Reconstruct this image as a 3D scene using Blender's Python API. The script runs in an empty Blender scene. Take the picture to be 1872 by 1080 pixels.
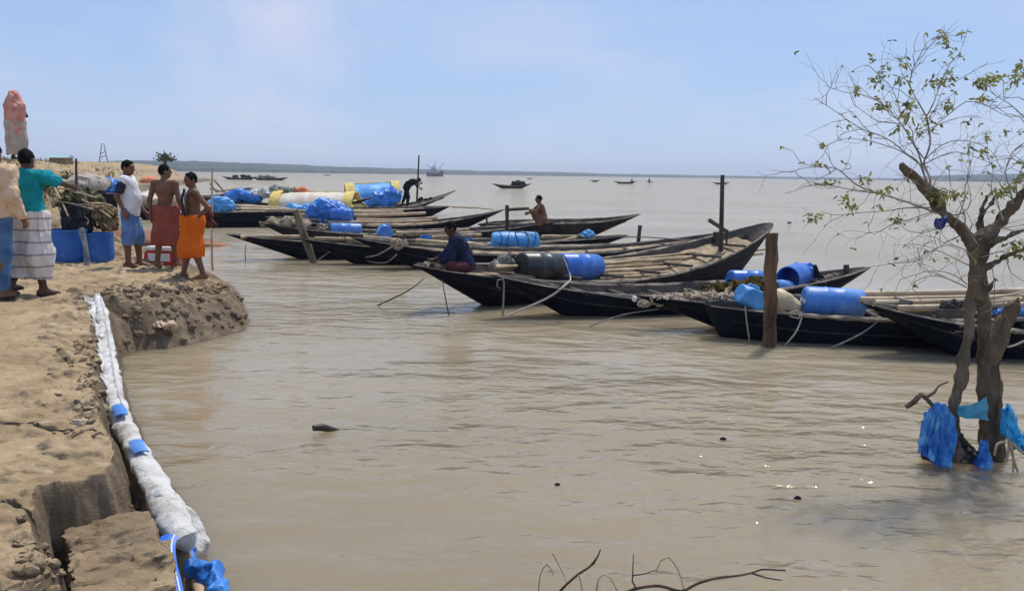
import bpy, bmesh, math, random
import numpy as np
from mathutils import Vector, Matrix, noise as mnoise

# ------------------------------------------------------------------ camera, world, sun
F_PX = 1621.0
EYE = 2.1
SC = bpy.context.scene
COL = SC.collection
rnd = random.Random(7)
PITCH, ROLL = math.atan(221 / F_PX), math.radians(0.75)
_f = Vector((0, math.cos(PITCH), -math.sin(PITCH)))
_u0 = Vector((0, math.sin(PITCH), math.cos(PITCH)))
_r = Vector((1, 0, 0)) * math.cos(ROLL) + _u0 * math.sin(ROLL)
_u = _u0 * math.cos(ROLL) - Vector((1, 0, 0)) * math.sin(ROLL)
cam = bpy.data.objects.new('camera', bpy.data.cameras.new('camera'))
COL.objects.link(cam)
mm = Matrix((_r, _u, -_f)).transposed().to_4x4()
mm.translation = Vector((0, 0, EYE))
cam.matrix_world = mm
cam.data.sensor_width = 36
cam.data.lens = 36 * F_PX / 1872
cam.data.clip_start = 0.1
cam.data.clip_end = 20000
SC.camera = cam

SUN_AZ, SUN_EL = math.radians(27), math.radians(63)     # azimuth from +Y towards +X
world = bpy.data.worlds.new('World')
SC.world = world
world.use_nodes = True
nt = world.node_tree
bg = nt.nodes['Background']
sky = nt.nodes.new('ShaderNodeTexSky')
sky.sky_type = 'NISHITA'
sky.sun_disc = False
sky.sun_elevation = SUN_EL
sky.sun_rotation = SUN_AZ
sky.altitude = 0
sky.air_density = 1.0
sky.dust_density = 0.45
sky.ozone_density = 2.0
tc = nt.nodes.new('ShaderNodeTexCoord')
nrm = nt.nodes.new('ShaderNodeVectorMath'); nrm.operation = 'NORMALIZE'
nt.links.new(tc.outputs['Generated'], nrm.inputs[0])
mp = nt.nodes.new('ShaderNodeMapping'); mp.inputs['Scale'].default_value = (1, 1, 3.2)
nt.links.new(nrm.outputs[0], mp.inputs[0])
cn = nt.nodes.new('ShaderNodeTexNoise')
cn.inputs['Scale'].default_value = 3.2; cn.inputs['Detail'].default_value = 7; cn.inputs['Roughness'].default_value = 0.55
nt.links.new(mp.outputs[0], cn.inputs['Vector'])
cr = nt.nodes.new('ShaderNodeValToRGB')
cr.color_ramp.elements[0].position = 0.44; cr.color_ramp.elements[0].color = (0, 0, 0, 1)
cr.color_ramp.elements[1].position = 0.80; cr.color_ramp.elements[1].color = (1, 1, 1, 1)
nt.links.new(cn.outputs[0], cr.inputs[0])
# one faint cumulus puff up on the left
dist = nt.nodes.new('ShaderNodeVectorMath'); dist.operation = 'DISTANCE'
_d = (_f + _r * ((500 - 936) / F_PX) + _u * ((540 - 45) / F_PX)).normalized()
dist.inputs[1].default_value = _d
nz = nt.nodes.new('ShaderNodeTexNoise'); nz.inputs['Scale'].default_value = 12; nz.inputs['Detail'].default_value = 5
nt.links.new(nrm.outputs[0], nz.inputs['Vector'])
nt.links.new(nrm.outputs[0], dist.inputs[0])
ad = nt.nodes.new('ShaderNodeMath'); ad.operation = 'MULTIPLY_ADD'
nt.links.new(nz.outputs[0], ad.inputs[0]); ad.inputs[1].default_value = 0.20
nt.links.new(dist.outputs['Value'], ad.inputs[2])
mr = nt.nodes.new('ShaderNodeMapRange'); mr.interpolation_type = 'SMOOTHSTEP'
mr.inputs['From Min'].default_value = 0.235; mr.inputs['From Max'].default_value = 0.085
nt.links.new(ad.outputs[0], mr.inputs['Value'])
mx = nt.nodes.new('ShaderNodeMath'); mx.operation = 'MULTIPLY_ADD'
nt.links.new(cr.outputs[0], mx.inputs[0]); mx.inputs[1].default_value = 0.28
m2 = nt.nodes.new('ShaderNodeMath'); m2.operation = 'MULTIPLY'; m2.inputs[1].default_value = 0.33
nt.links.new(mr.outputs[0], m2.inputs[0])
nt.links.new(m2.outputs[0], mx.inputs[2])
cmix = nt.nodes.new('ShaderNodeMixRGB')
cmix.inputs[2].default_value = (6.2, 5.6, 5.9, 1)
nt.links.new(mx.outputs[0], cmix.inputs[0])
tint = nt.nodes.new('ShaderNodeMixRGB'); tint.blend_type = 'MULTIPLY'; tint.inputs[0].default_value = 1
tint.inputs[2].default_value = (1.0, 0.97, 1.12, 1)
nt.links.new(sky.outputs[0], tint.inputs[1])
hz = nt.nodes.new('ShaderNodeMixRGB'); hz.inputs[0].default_value = 0.80
hz.inputs[2].default_value = (2.45, 3.46, 5.35, 1)        # humid, evenly pale blue air
nt.links.new(tint.outputs[0], hz.inputs[1])
nt.links.new(hz.outputs[0], cmix.inputs[1])
nt.links.new(cmix.outputs[0], bg.inputs['Color'])
bg.inputs['Strength'].default_value = 0.15

sun = bpy.data.objects.new('sun', bpy.data.lights.new('sun', 'SUN'))
COL.objects.link(sun)
sun.data.energy = 3.6
sun.data.angle = math.radians(0.6)
sun.data.color = (1.0, 0.93, 0.82)
sd = Vector((math.sin(SUN_AZ) * math.cos(SUN_EL), math.cos(SUN_AZ) * math.cos(SUN_EL), math.sin(SUN_EL)))
sun.rotation_euler = sd.to_track_quat('Z', 'Y').to_euler()
sun.location = (20, 0, 30)
SC.view_settings.view_transform = 'Standard'
SC.view_settings.look = 'None'
SC.view_settings.gamma = 1
SC.view_settings.use_curve_mapping = False
SC.view_settings.exposure = 0.0
SC.cycles.volume_bounces = 0
SC.cycles.max_bounces = 6

# ------------------------------------------------------------------ helpers
def ray(px, py):
    return _f + _r * ((px - 936) / F_PX) + _u * ((540 - py) / F_PX)
def at(px, py, d):
    """point seen at a photo pixel, d metres ahead"""
    v = ray(px, py)
    return Vector((0, 0, EYE)) + v * (d / v.y)
def on(px, py, z):
    """point seen at a photo pixel at height z"""
    v = ray(px, py)
    return Vector((0, 0, EYE)) + v * ((z - EYE) / v.z)
def V(*a): return Vector(a)

def link(o, parent=None):
    COL.objects.link(o)
    if parent is not None: o.parent = parent
    return o
def tag(o, label=None, cat=None, group=None, kind=None):
    if label: o['label'] = label
    if cat: o['category'] = cat
    if group: o['group'] = group
    if kind: o['kind'] = kind
    return o
def empty(name, loc, label, cat, group=None, rz=0):
    o = link(bpy.data.objects.new(name, None))
    o.empty_display_size = 0.2
    o.location = loc; o.rotation_euler = (0, 0, rz)
    return tag(o, label, cat, group)

class G:
    """collects geometry, becomes ONE mesh object"""
    def __init__(s): s.v = []; s.f = []; s.n = 0
    def add(s, v, f):
        v = np.asarray(v, float).reshape(-1, 3)
        k = s.n
        s.v.append(v); s.f += [tuple(int(i) + k for i in q) for q in f]; s.n += len(v)
        return s
    def tube(s, pts, radii, sides=8, step=None, cap=True, jit=0.0, flat=1.0):
        P = [Vector(p) for p in pts]
        if not isinstance(radii, (list, tuple)): radii = [radii] * len(P)
        if step:
            P, radii = resample(P, list(radii), step)
        n = len(P)
        T = []
        for i in range(n):
            t = (P[min(i + 1, n - 1)] - P[max(i - 1, 0)])
            T.append(t.normalized() if t.length > 1e-9 else Vector((0, 0, 1)))
        up = Vector((0, 0, 1)) if abs(T[0].z) < 0.9 else Vector((1, 0, 0))
        a = T[0].cross(up).normalized()
        V_ = []
        for i in range(n):
            a = (a - T[i] * a.dot(T[i])).normalized(); b = T[i].cross(a)
            for k in range(sides):
                th = 2 * math.pi * k / sides
                r = radii[i]
                if jit: r *= 1 + jit * (mnoise.noise(P[i] * 7 + Vector((k * 1.7, 0, 0))))
                V_.append(P[i] + a * (r * math.cos(th)) + b * (r * flat * math.sin(th)))
        Fc = []
        for i in range(n - 1):
            for k in range(sides):
                k2 = (k + 1) % sides
                Fc.append((i * sides + k, i * sides + k2, (i + 1) * sides + k2, (i + 1) * sides + k))
        if cap:
            Fc.append(tuple(range(sides))[::-1]); Fc.append(tuple((n - 1) * sides + k for k in range(sides)))
        return s.add([tuple(v) for v in V_], Fc)
    def box(s, c, size, rot=None, bev=0.0):
        bm = bmesh.new(); bmesh.ops.create_cube(bm, size=1)
        for v in bm.verts: v.co = Vector((v.co.x * size[0], v.co.y * size[1], v.co.z * size[2]))
        if bev: bmesh.ops.bevel(bm, geom=bm.edges[:], offset=bev, segments=2, affect='EDGES')
        M = Matrix.Translation(Vector(c)) @ (rot.to_4x4() if rot is not None else Matrix())
        bm.transform(M); bm.verts.index_update()
        s.add([tuple(v.co) for v in bm.verts], [[v.index for v in f.verts] for f in bm.faces]); bm.free()
        return s
    def lathe(s, prof, sides=24, M=None):
        V_ = []; Fc = []
        for (r, z) in prof:
            for k in range(sides):
                th = 2 * math.pi * k / sides
                V_.append(Vector((r * math.cos(th), r * math.sin(th), z)))
        n = len(prof)
        for i in range(n - 1):
            for k in range(sides):
                k2 = (k + 1) % sides
                Fc.append((i * sides + k, i * sides + k2, (i + 1) * sides + k2, (i + 1) * sides + k))
        Fc.append(tuple(range(sides))[::-1]); Fc.append(tuple((n - 1) * sides + k for k in range(sides)))
        if M is not None: V_ = [M @ v for v in V_]
        return s.add([tuple(v) for v in V_], Fc)
    def sheet(s, P, thick=0.0):
        """P: 2-D list of points -> a cloth with thickness"""
        P = np.array([[tuple(p) for p in row] for row in P], float)
        a, b, _ = P.shape
        if thick:
            du = np.gradient(P, axis=0); dv = np.gradient(P, axis=1)
            N = np.cross(du, dv); N /= (np.linalg.norm(N, axis=2, keepdims=True) + 1e-9)
            Q = P - N * thick
        Fc = []
        I = lambda i, j: i * b + j
        for i in range(a - 1):
            for j in range(b - 1): Fc.append((I(i, j), I(i + 1, j), I(i + 1, j + 1), I(i, j + 1)))
        Vv = P.reshape(-1, 3)
        if thick:
            o = a * b
            Fc += [tuple(o + k for k in q[::-1]) for q in list(Fc)]
            rim = [I(i, 0) for i in range(a)] + [I(a - 1, j) for j in range(1, b)] + [I(i, b - 1) for i in range(a - 2, -1, -1)] + [I(0, j) for j in range(b - 2, 0, -1)]
            for k in range(len(rim)):
                p, q = rim[k], rim[(k + 1) % len(rim)]
                Fc.append((p, q, o + q, o + p)[::-1])
            Vv = np.concatenate([Vv, Q.reshape(-1, 3)])
        return s.add(Vv, Fc)
    def verts(s): return np.concatenate(s.v) if s.v else np.zeros((0, 3))
    def noise(s, amp, scale, stretch=(1, 1, 1), seed=0.0, oct_=3):
        """push vertices along a smooth noise vector field"""
        v = s.verts(); out = v.copy()
        for i in range(len(v)):
            p = Vector((v[i][0] * scale * stretch[0] + seed, v[i][1] * scale * stretch[1] + seed * 1.7, v[i][2] * scale * stretch[2]))
            w = mnoise.turbulence_vector(p, oct_, False)
            out[i] += np.array(w) * amp
        s.v = [out]
        return s
    def obj(s, name, mat, parent=None, loc=None, smooth=True, origin=None, **kw):
        v = s.verts()
        if parent is not None:
            inv = parent_world(parent).inverted()
            off = None
        else:
            if origin is None: origin = Vector(((v[:, 0].min() + v[:, 0].max()) / 2, (v[:, 1].min() + v[:, 1].max()) / 2, v[:, 2].min()))
            inv = Matrix.Translation(-Vector(origin))
        A = np.array(inv); v = v @ A[:3, :3].T + A[:3, 3]
        me = bpy.data.meshes.new(name)
        me.from_pydata(v.tolist(), [], s.f)
        me.update()
        if smooth: me.polygons.foreach_set('use_smooth', [True] * len(me.polygons))
        if mat: me.materials.append(mat)
        o = bpy.data.objects.new(name, me)
        link(o, parent)
        if parent is None: o.location = origin
        if smooth is True or smooth == 'auto':
            try: me.set_sharp_from_angle(angle=math.radians(48))
            except Exception: pass
        tag(o, kw.get('label'), kw.get('cat'), kw.get('group'), kw.get('kind'))
        return o

def parent_world(o):
    M = Matrix.LocRotScale(o.location, o.rotation_euler, o.scale)
    return parent_world(o.parent) @ M if o.parent else M

def resample(P, R, step):
    """Catmull-Rom through P (and R) with about `step` metres between samples"""
    outP, outR = [], []
    n = len(P)
    for i in range(n - 1):
        p0, p1, p2, p3 = P[max(i - 1, 0)], P[i], P[i + 1], P[min(i + 2, n - 1)]
        k = max(1, int((p2 - p1).length / step))
        for j in range(k):
            t = j / k
            q = 0.5 * ((2 * p1) + (p2 - p0) * t + (2 * p0 - 5 * p1 + 4 * p2 - p3) * t * t + (3 * p1 - p0 - 3 * p2 + p3) * t ** 3)
            outP.append(q); outR.append(R[i] * (1 - t) + R[i + 1] * t)
    outP.append(P[-1]); outR.append(R[-1])
    return outP, outR

# vectorised value noise
def _h(ix, iy, iz):
    n = (ix.astype(np.int64) * 374761393 + iy.astype(np.int64) * 668265263 + iz.astype(np.int64) * 2147483647 + 1013904223) & 0xffffffff
    n = ((n ^ (n >> 13)) * 1274126177) & 0xffffffff
    return ((n ^ (n >> 16)) & 0xffffff) / float(0xffffff)
def vnoise(x, y, z=None):
    x = np.asarray(x, float); y = np.asarray(y, float); z = np.zeros_like(x) if z is None else z
    ix, iy, iz = np.floor(x), np.floor(y), np.floor(z)
    fx, fy, fz = x - ix, y - iy, z - iz
    fx, fy, fz = [t * t * (3 - 2 * t) for t in (fx, fy, fz)]
    r = 0
    for a in (0, 1):
        for b in (0, 1):
            for c in (0, 1):
                w = (fx if a else 1 - fx) * (fy if b else 1 - fy) * (fz if c else 1 - fz)
                r = r + w * _h(ix + a, iy + b, iz + c)
    return r * 2 - 1
def fbm(x, y, oct_=4, gain=0.5, z=None):
    r = 0; a = 1.0; t = 0
    for i in range(oct_):
        r = r + a * vnoise(x * 2 ** i + 17.3 * i, y * 2 ** i - 9.1 * i, None if z is None else z * 2 ** i); t += a; a *= gain
    return r / t
def sstep(a, b, x):
    t = np.clip((x - a) / (b - a), 0, 1); return t * t * (3 - 2 * t)

# signed-distance modelling: smooth union of tapered capsules / ellipsoids, meshed by surface nets
def cap(a, b, ra, rb=None): return ('c', np.array(a, float), np.array(b, float), ra, ra if rb is None else rb)
def ell(c, r, M=None): return ('e', np.array(c, float), np.array(r, float), None if M is None else np.array(M))
def _pd(p, X):
    if p[0] == 'c':
        _, a, b, ra, rb = p
        d = b - a; L = d.dot(d) + 1e-12
        t = np.clip(((X - a) @ d) / L, 0, 1)
        return np.linalg.norm(X - a - t[..., None] * d, axis=-1) - (ra + (rb - ra) * t)
    _, c, r, M = p
    q = X - c
    if M is not None: q = q @ M
    k0 = np.linalg.norm(q / r, axis=-1); k1 = np.linalg.norm(q / (r * r), axis=-1) + 1e-9
    return k0 * (k0 - 1) / k1
def _pb(p):
    if p[0] == 'c':
        m = max(p[3], p[4]); return np.minimum(p[1], p[2]) - m, np.maximum(p[1], p[2]) + m
    m = p[2].max(); return p[1] - m, p[1] + m
def sdf(prims, h, k=0.03, cut=(), grow=0.0, fold=None):
    """cut: list of (point, normal) keeping the side the normal points away from. returns verts, faces"""
    bs = [_pb(p) for p in prims]
    lo = np.min([b[0] for b in bs], axis=0) - grow - 3 * h - k * .3; hi = np.max([b[1] for b in bs], axis=0) + grow + 3 * h + k * .3
    n = np.ceil((hi - lo) / h).astype(int) + 1
    ax = [lo[i] + h * np.arange(n[i]) for i in range(3)]
    D = np.full(n, 9.0)
    for p, b in zip(prims, bs):
        m = grow + k + 3 * h
        i0 = np.maximum(((b[0] - m - lo) / h).astype(int), 0); i1 = np.minimum(((b[1] + m - lo) / h).astype(int) + 2, n)
        sl = tuple(slice(a, c) for a, c in zip(i0, i1))
        X = np.stack(np.meshgrid(*[ax[i][sl[i]] for i in range(3)], indexing='ij'), -1)
        d = _pd(p, X); o = D[sl]
        hh = np.maximum(k - np.abs(o - d), 0) / k
        D[sl] = np.minimum(o, d) - hh * hh * k * 0.25
    D -= grow
    if cut or fold:
        X = np.stack(np.meshgrid(*ax, indexing='ij'), -1)
        if fold: D += fold(X)
        for (pt, nr) in cut:
            nr = np.array(nr, float); nr /= np.linalg.norm(nr)
            D = np.maximum(D, (X - np.array(pt, float)) @ nr)
    return nets(D, lo, h)
def nets(D, lo, h):
    S = D < 0
    n = D.shape
    c = np.zeros((n[0] - 1, n[1] - 1, n[2] - 1), int)
    offs = [(a, b, d) for a in (0, 1) for b in (0, 1) for d in (0, 1)]
    sl = lambda o: tuple(slice(o[i], n[i] - 1 + o[i]) for i in range(3))
    for o in offs: c += S[sl(o)]
    act = (c > 0) & (c < 8)
    idx = np.full(c.shape, -1, int); idx[act] = np.arange(act.sum())
    A = np.argwhere(act)
    pos = np.zeros((len(A), 3)); cnt = np.zeros(len(A))
    vals = {o: D[A[:, 0] + o[0], A[:, 1] + o[1], A[:, 2] + o[2]] for o in offs}
    for o in offs:
        for i in range(3):
            if o[i] == 0:
                q = list(o); q[i] = 1; q = tuple(q)
                va, vb = vals[o], vals[q]; m = (va < 0) != (vb < 0)
                t = va[m] / (va[m] - vb[m])
                p = np.tile(np.array(o, float), (m.sum(), 1)); p[:, i] += t
                pos[m] += p; cnt[m] += 1
    pos = (A + pos / np.maximum(cnt, 1)[:, None]) * h + lo
    faces = []
    for i in range(3):
        j, k = (i + 1) % 3, (i + 2) % 3
        s0 = [slice(None)] * 3; s1 = [slice(None)] * 3
        s0[i] = slice(0, n[i] - 1); s1[i] = slice(1, n[i])
        E = np.argwhere(S[tuple(s0)] != S[tuple(s1)])
        E = E[(E[:, j] > 0) & (E[:, k] > 0) & (E[:, j] < n[j] - 1) & (E[:, k] < n[k] - 1)]
        if not len(E): continue
        ins = S[E[:, 0], E[:, 1], E[:, 2]]
        def g(dj, dk):
            Q = E.copy(); Q[:, j] -= dj; Q[:, k] -= dk
            return idx[Q[:, 0], Q[:, 1], Q[:, 2]]
        q = np.stack([g(1, 1), g(0, 1), g(0, 0), g(1, 0)], 1)
        q[~ins] = q[~ins][:, ::-1]
        faces += q.tolist()
    return pos, faces
def blob(prims, h, k=0.03, cut=(), grow=0.0, fold=None):
    g = G(); v, f = sdf(prims, h, k, cut, grow, fold); g.add(v, f); return g

# ------------------------------------------------------------------ materials (all procedural)
MATS = {}
def mat(name, c1, c2=None, scale=6.0, rough=0.7, bump=0.0, bscale=None, spec=0.3, stretch=(1, 1, 1), detail=6, lo=0.35, hi=0.65, metal=0.0, bdist=0.02, c3=None, s3=1.5, lo3=.5, hi3=.62, trans=0.0, rvar=0.0, sheen=0.0, coords='Object'):
    """base colour wanders between c1 and c2 on a noise; an optional third colour c3 lies in patches (wear, stains)"""
    if name in MATS: return MATS[name]
    m = bpy.data.materials.new(name); m.use_nodes = True
    t = m.node_tree; N = t.nodes; L = t.links
    b = N['Principled BSDF']
    b.inputs['Roughness'].default_value = rough
    b.inputs['Specular IOR Level'].default_value = spec
    b.inputs['Metallic'].default_value = metal
    if sheen: b.inputs['Sheen Weight'].default_value = sheen
    tc = N.new('ShaderNodeTexCoord'); mp = N.new('ShaderNodeMapping'); mp.inputs['Scale'].default_value = stretch
    L.new(tc.outputs[coords], mp.inputs[0])
    n = N.new('ShaderNodeTexNoise'); n.inputs['Scale'].default_value = scale; n.inputs['Detail'].default_value = detail; n.inputs['Roughness'].default_value = 0.6
    L.new(mp.outputs[0], n.inputs['Vector'])
    r = N.new('ShaderNodeValToRGB')
    r.color_ramp.elements[0].position = lo; r.color_ramp.elements[1].position = hi
    r.color_ramp.elements[0].color = (*c1, 1); r.color_ramp.elements[1].color = (*(c2 or c1), 1)
    L.new(n.outputs[0], r.inputs[0])
    out = r.outputs[0]
    if c3:
        n3 = N.new('ShaderNodeTexNoise'); n3.inputs['Scale'].default_value = s3; n3.inputs['Detail'].default_value = 8; n3.inputs['Roughness'].default_value = 0.65
        L.new(mp.outputs[0], n3.inputs['Vector'])
        r3 = N.new('ShaderNodeMapRange'); r3.inputs['From Min'].default_value = lo3; r3.inputs['From Max'].default_value = hi3
        L.new(n3.outputs[0], r3.inputs['Value'])
        x = N.new('ShaderNodeMixRGB'); x.inputs[2].default_value = (*c3, 1)
        L.new(r3.outputs[0], x.inputs[0]); L.new(out, x.inputs[1]); out = x.outputs[0]
    L.new(out, b.inputs['Base Color'])
    if rvar:
        rr = N.new('ShaderNodeMapRange'); rr.inputs['To Min'].default_value = max(0, rough - rvar); rr.inputs['To Max'].default_value = min(1, rough + rvar)
        L.new(n.outputs[0], rr.inputs['Value']); L.new(rr.outputs[0], b.inputs['Roughness'])
    if bump:
        nb = N.new('ShaderNodeTexNoise'); nb.inputs['Scale'].default_value = bscale or scale * 4; nb.inputs['Detail'].default_value = 8; nb.inputs['Roughness'].default_value = 0.65
        L.new(mp.outputs[0], nb.inputs['Vector'])
        bp = N.new('ShaderNodeBump'); bp.inputs['Strength'].default_value = bump; bp.inputs['Distance'].default_value = bdist
        L.new(nb.outputs[0], bp.inputs['Height']); L.new(bp.outputs[0], b.inputs['Normal'])
    if trans:
        tr = N.new('ShaderNodeBsdfTranslucent'); L.new(out, tr.inputs['Color'])
        ms = N.new('ShaderNodeMixShader'); ms.inputs[0].default_value = trans
        o = N['Material Output']
        L.new(b.outputs[0], ms.inputs[1]); L.new(tr.outputs[0], ms.inputs[2]); L.new(ms.outputs[0], o.inputs['Surface'])
    MATS[name] = m
    return m
def plain(name, c, rough=0.6, spec=0.3, var=0.25, scale=9, bump=0.0, **k):
    return mat(name, tuple(x * (1 - var) for x in c), tuple(min(1, x * (1 + var)) for x in c), scale, rough, bump, spec=spec, **k)

# ------------------------------------------------------------------ the setting: water, banks, far shore
def water_mat():
    m = bpy.data.materials.new('muddy_water'); m.use_nodes = True
    t = m.node_tree; N = t.nodes; L = t.links; b = N['Principled BSDF']
    b.inputs['Roughness'].default_value = 0.6
    b.inputs['Specular IOR Level'].default_value = 0.0
    b.inputs['Subsurface Weight'].default_value = 1.0
    b.inputs['Subsurface Radius'].default_value = (1.0, .9, .7)
    b.inputs['Subsurface Scale'].default_value = 1.8
    tc = N.new('ShaderNodeTexCoord')
    def noise(scale, st, det=4, rough=0.5, dist=0.0):
        mp = N.new('ShaderNodeMapping'); mp.inputs['Scale'].default_value = st; mp.inputs['Rotation'].default_value = (0, 0, 0.12)
        L.new(tc.outputs['Object'], mp.inputs[0])
        n = N.new('ShaderNodeTexNoise'); n.inputs['Scale'].default_value = scale; n.inputs['Detail'].default_value = det
        n.inputs['Roughness'].default_value = rough; n.inputs['Distortion'].default_value = dist
        L.new(mp.outputs[0], n.inputs['Vector']); return n.outputs[0]
    # silt clouds drifting in the water
    cl = N.new('ShaderNodeValToRGB')
    cl.color_ramp.elements[0].position = 0.35; cl.color_ramp.elements[0].color = (0.200, 0.158, 0.096, 1)
    cl.color_ramp.elements[1].position = 0.68; cl.color_ramp.elements[1].color = (0.270, 0.220, 0.146, 1)
    L.new(noise(0.16, (0.6, 1, 1), 6), cl.inputs[0]); L.new(cl.outputs[0], b.inputs['Base Color'])
    # ripples: strong in wind patches, weak elsewhere
    pr = N.new('ShaderNodeMapRange'); pr.inputs['From Min'].default_value = 0.40; pr.inputs['From Max'].default_value = 0.62
    pr.inputs['To Min'].default_value = 0.22; pr.inputs['To Max'].default_value = 1.15
    L.new(noise(0.22, (0.6, 1.0, 1), 4), pr.inputs['Value'])
    w1 = noise(1.6, (0.9, 1.6, 1), 2, 0.45, 0.3)
    w2 = noise(4.6, (0.95, 1.7, 1), 3, 0.5, 0.4)
    w3 = noise(12, (0.7, 1.5, 1), 2, 0.5)
    def madd(a, k, c=None):
        n = N.new('ShaderNodeMath'); n.operation = 'MULTIPLY_ADD'; L.new(a, n.inputs[0]); n.inputs[1].default_value = k
        if c is None: n.inputs[2].default_value = 0
        else: L.new(c, n.inputs[2])
        return n.outputs[0]
    s = madd(w1, 0.095, madd(w2, 0.036, madd(w3, 0.003)))
    mu = N.new('ShaderNodeMath'); mu.operation = 'MULTIPLY'; L.new(s, mu.inputs[0]); L.new(pr.outputs[0], mu.inputs[1])
    bp = N.new('ShaderNodeBump'); bp.inputs['Strength'].default_value = 1.0; bp.inputs['Distance'].default_value = 1.0
    L.new(mu.outputs[0], bp.inputs['Height'])
    fr = N.new('ShaderNodeFresnel'); fr.inputs['IOR'].default_value = 1.33; L.new(bp.outputs[0], fr.inputs['Normal'])
    fk = N.new('ShaderNodeMath'); fk.operation = 'MULTIPLY'; fk.inputs[1].default_value = 1.0; L.new(fr.outputs[0], fk.inputs[0])
    fm = N.new('ShaderNodeMath'); fm.operation = 'MINIMUM'; fm.inputs[1].default_value = .52; L.new(fk.outputs[0], fm.inputs[0])
    gl = N.new('ShaderNodeBsdfGlossy'); gl.inputs['Roughness'].default_value = .06; gl.inputs['Color'].default_value = (.95, .90, .82, 1); L.new(bp.outputs[0], gl.inputs['Normal'])
    ms = N.new('ShaderNodeMixShader'); L.new(fm.outputs[0], ms.inputs[0]); L.new(b.outputs[0], ms.inputs[1]); L.new(gl.outputs[0], ms.inputs[2])
    L.new(ms.outputs[0], N['Material Output'].inputs['Surface'])
    return m
g = G(); g.add([(-7000, -60, 0), (7000, -60, 0), (7000, 7000, 0), (-7000, 7000, 0)], [(0, 1, 2, 3)])
g.obj('water', water_mat(), origin=(0, 0, 0), kind='structure', smooth=False)

def P2(pts, z):
    return [tuple(on(x, y, z if len(q) == 0 else q[0]))[:2] for (x, y, *q) in pts]
FAR_SHORE = [(-12.2, 29), (-20, 42), (-29, 60), (-35, 82), (-42, 108), (-66, 200), (-110, 280), (-260, 330), (-500, 330), (-500, -12), (-.6, -12)]
BASE = P2([(450, 1180), (408, 1080), (372, 995), (335, 930), (302, 878), (264, 818), (242, 765), (230, 705), (219, 652),
           (255, 640), (300, 634), (345, 628), (400, 615), (440, 603), (456, 590), (449, 560), (428, 522), (396, 505), (345, 482), (270, 464), (232, 450), (212, 432)], 0) + FAR_SHORE
TOP = P2([(20, 1180), (38, 1085), (76, 1045), (60, 1000), (44, 938), (64, 888), (188, 862), (203, 829), (190, 795), (176, 740), (166, 680), (160, 620), (166, 568), (186, 545),
          (260, 541), (350, 530, .52), (400, 521, .48), (419, 524, .45), (408, 512, .45), (382, 503, .48), (335, 486, .55), (262, 474), (222, 466), (196, 448)], 0.6) + \
      [(p[0] - 1.6 - .02 * p[1], p[1]) for p in FAR_SHORE[:-4]] + [(-260, 322), (-500, 322), (-500, -12), (-1.3, -12)]
SL = [(178, 541, .05), (186, 570, .075), (192, 610, .085), (198, 650, .085), (204, 690, .088), (210, 725, .090), (222, 765, .090), (240, 805, .092), (262, 845, .094), (284, 885, .098), (303, 925, .102), (322, 962, .112)]
SLP = P2([(x, y) for x, y, r in SL], .36)
def pdist(x, y, pl):
    dd = np.full(x.shape, 9.0)
    for (ax, ay), (bx, by) in zip(pl[:-1], pl[1:]):
        ex, ey = bx - ax, by - ay
        t = np.clip(((x - ax) * ex + (y - ay) * ey) / (ex * ex + ey * ey), 0, 1)
        dd = np.minimum(dd, np.hypot(x - ax - t * ex, y - ay - t * ey))
    return dd
def sdist(x, y, poly):
    """positive inside"""
    d = np.full(x.shape, 1e9); ins = np.zeros(x.shape, bool)
    n = len(poly)
    for i in range(n):
        ax, ay = poly[i]; bx, by = poly[(i + 1) % n]
        ex, ey = bx - ax, by - ay
        t = np.clip(((x - ax) * ex + (y - ay) * ey) / (ex * ex + ey * ey), 0, 1)
        d = np.minimum(d, np.hypot(x - ax - t * ex, y - ay - t * ey))
        c = (ay > y) != (by > y)
        with np.errstate(divide='ignore', invalid='ignore'):
            ins ^= c & (x < ex * (y - ay) / (ey if ey else 1e-9) + ax)
    return np.where(ins, d, -d)
CRACKS = [P2([(-20, 766), (55, 770), (70, 778), (140, 781), (178, 792)], 0.61), P2([(60, 935), (20, 925), (-40, 935)], 0.61),
          P2([(176, 740), (150, 742), (128, 735)], 0.61), P2([(160, 640), (120, 650), (100, 645)], .61)]
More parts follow.
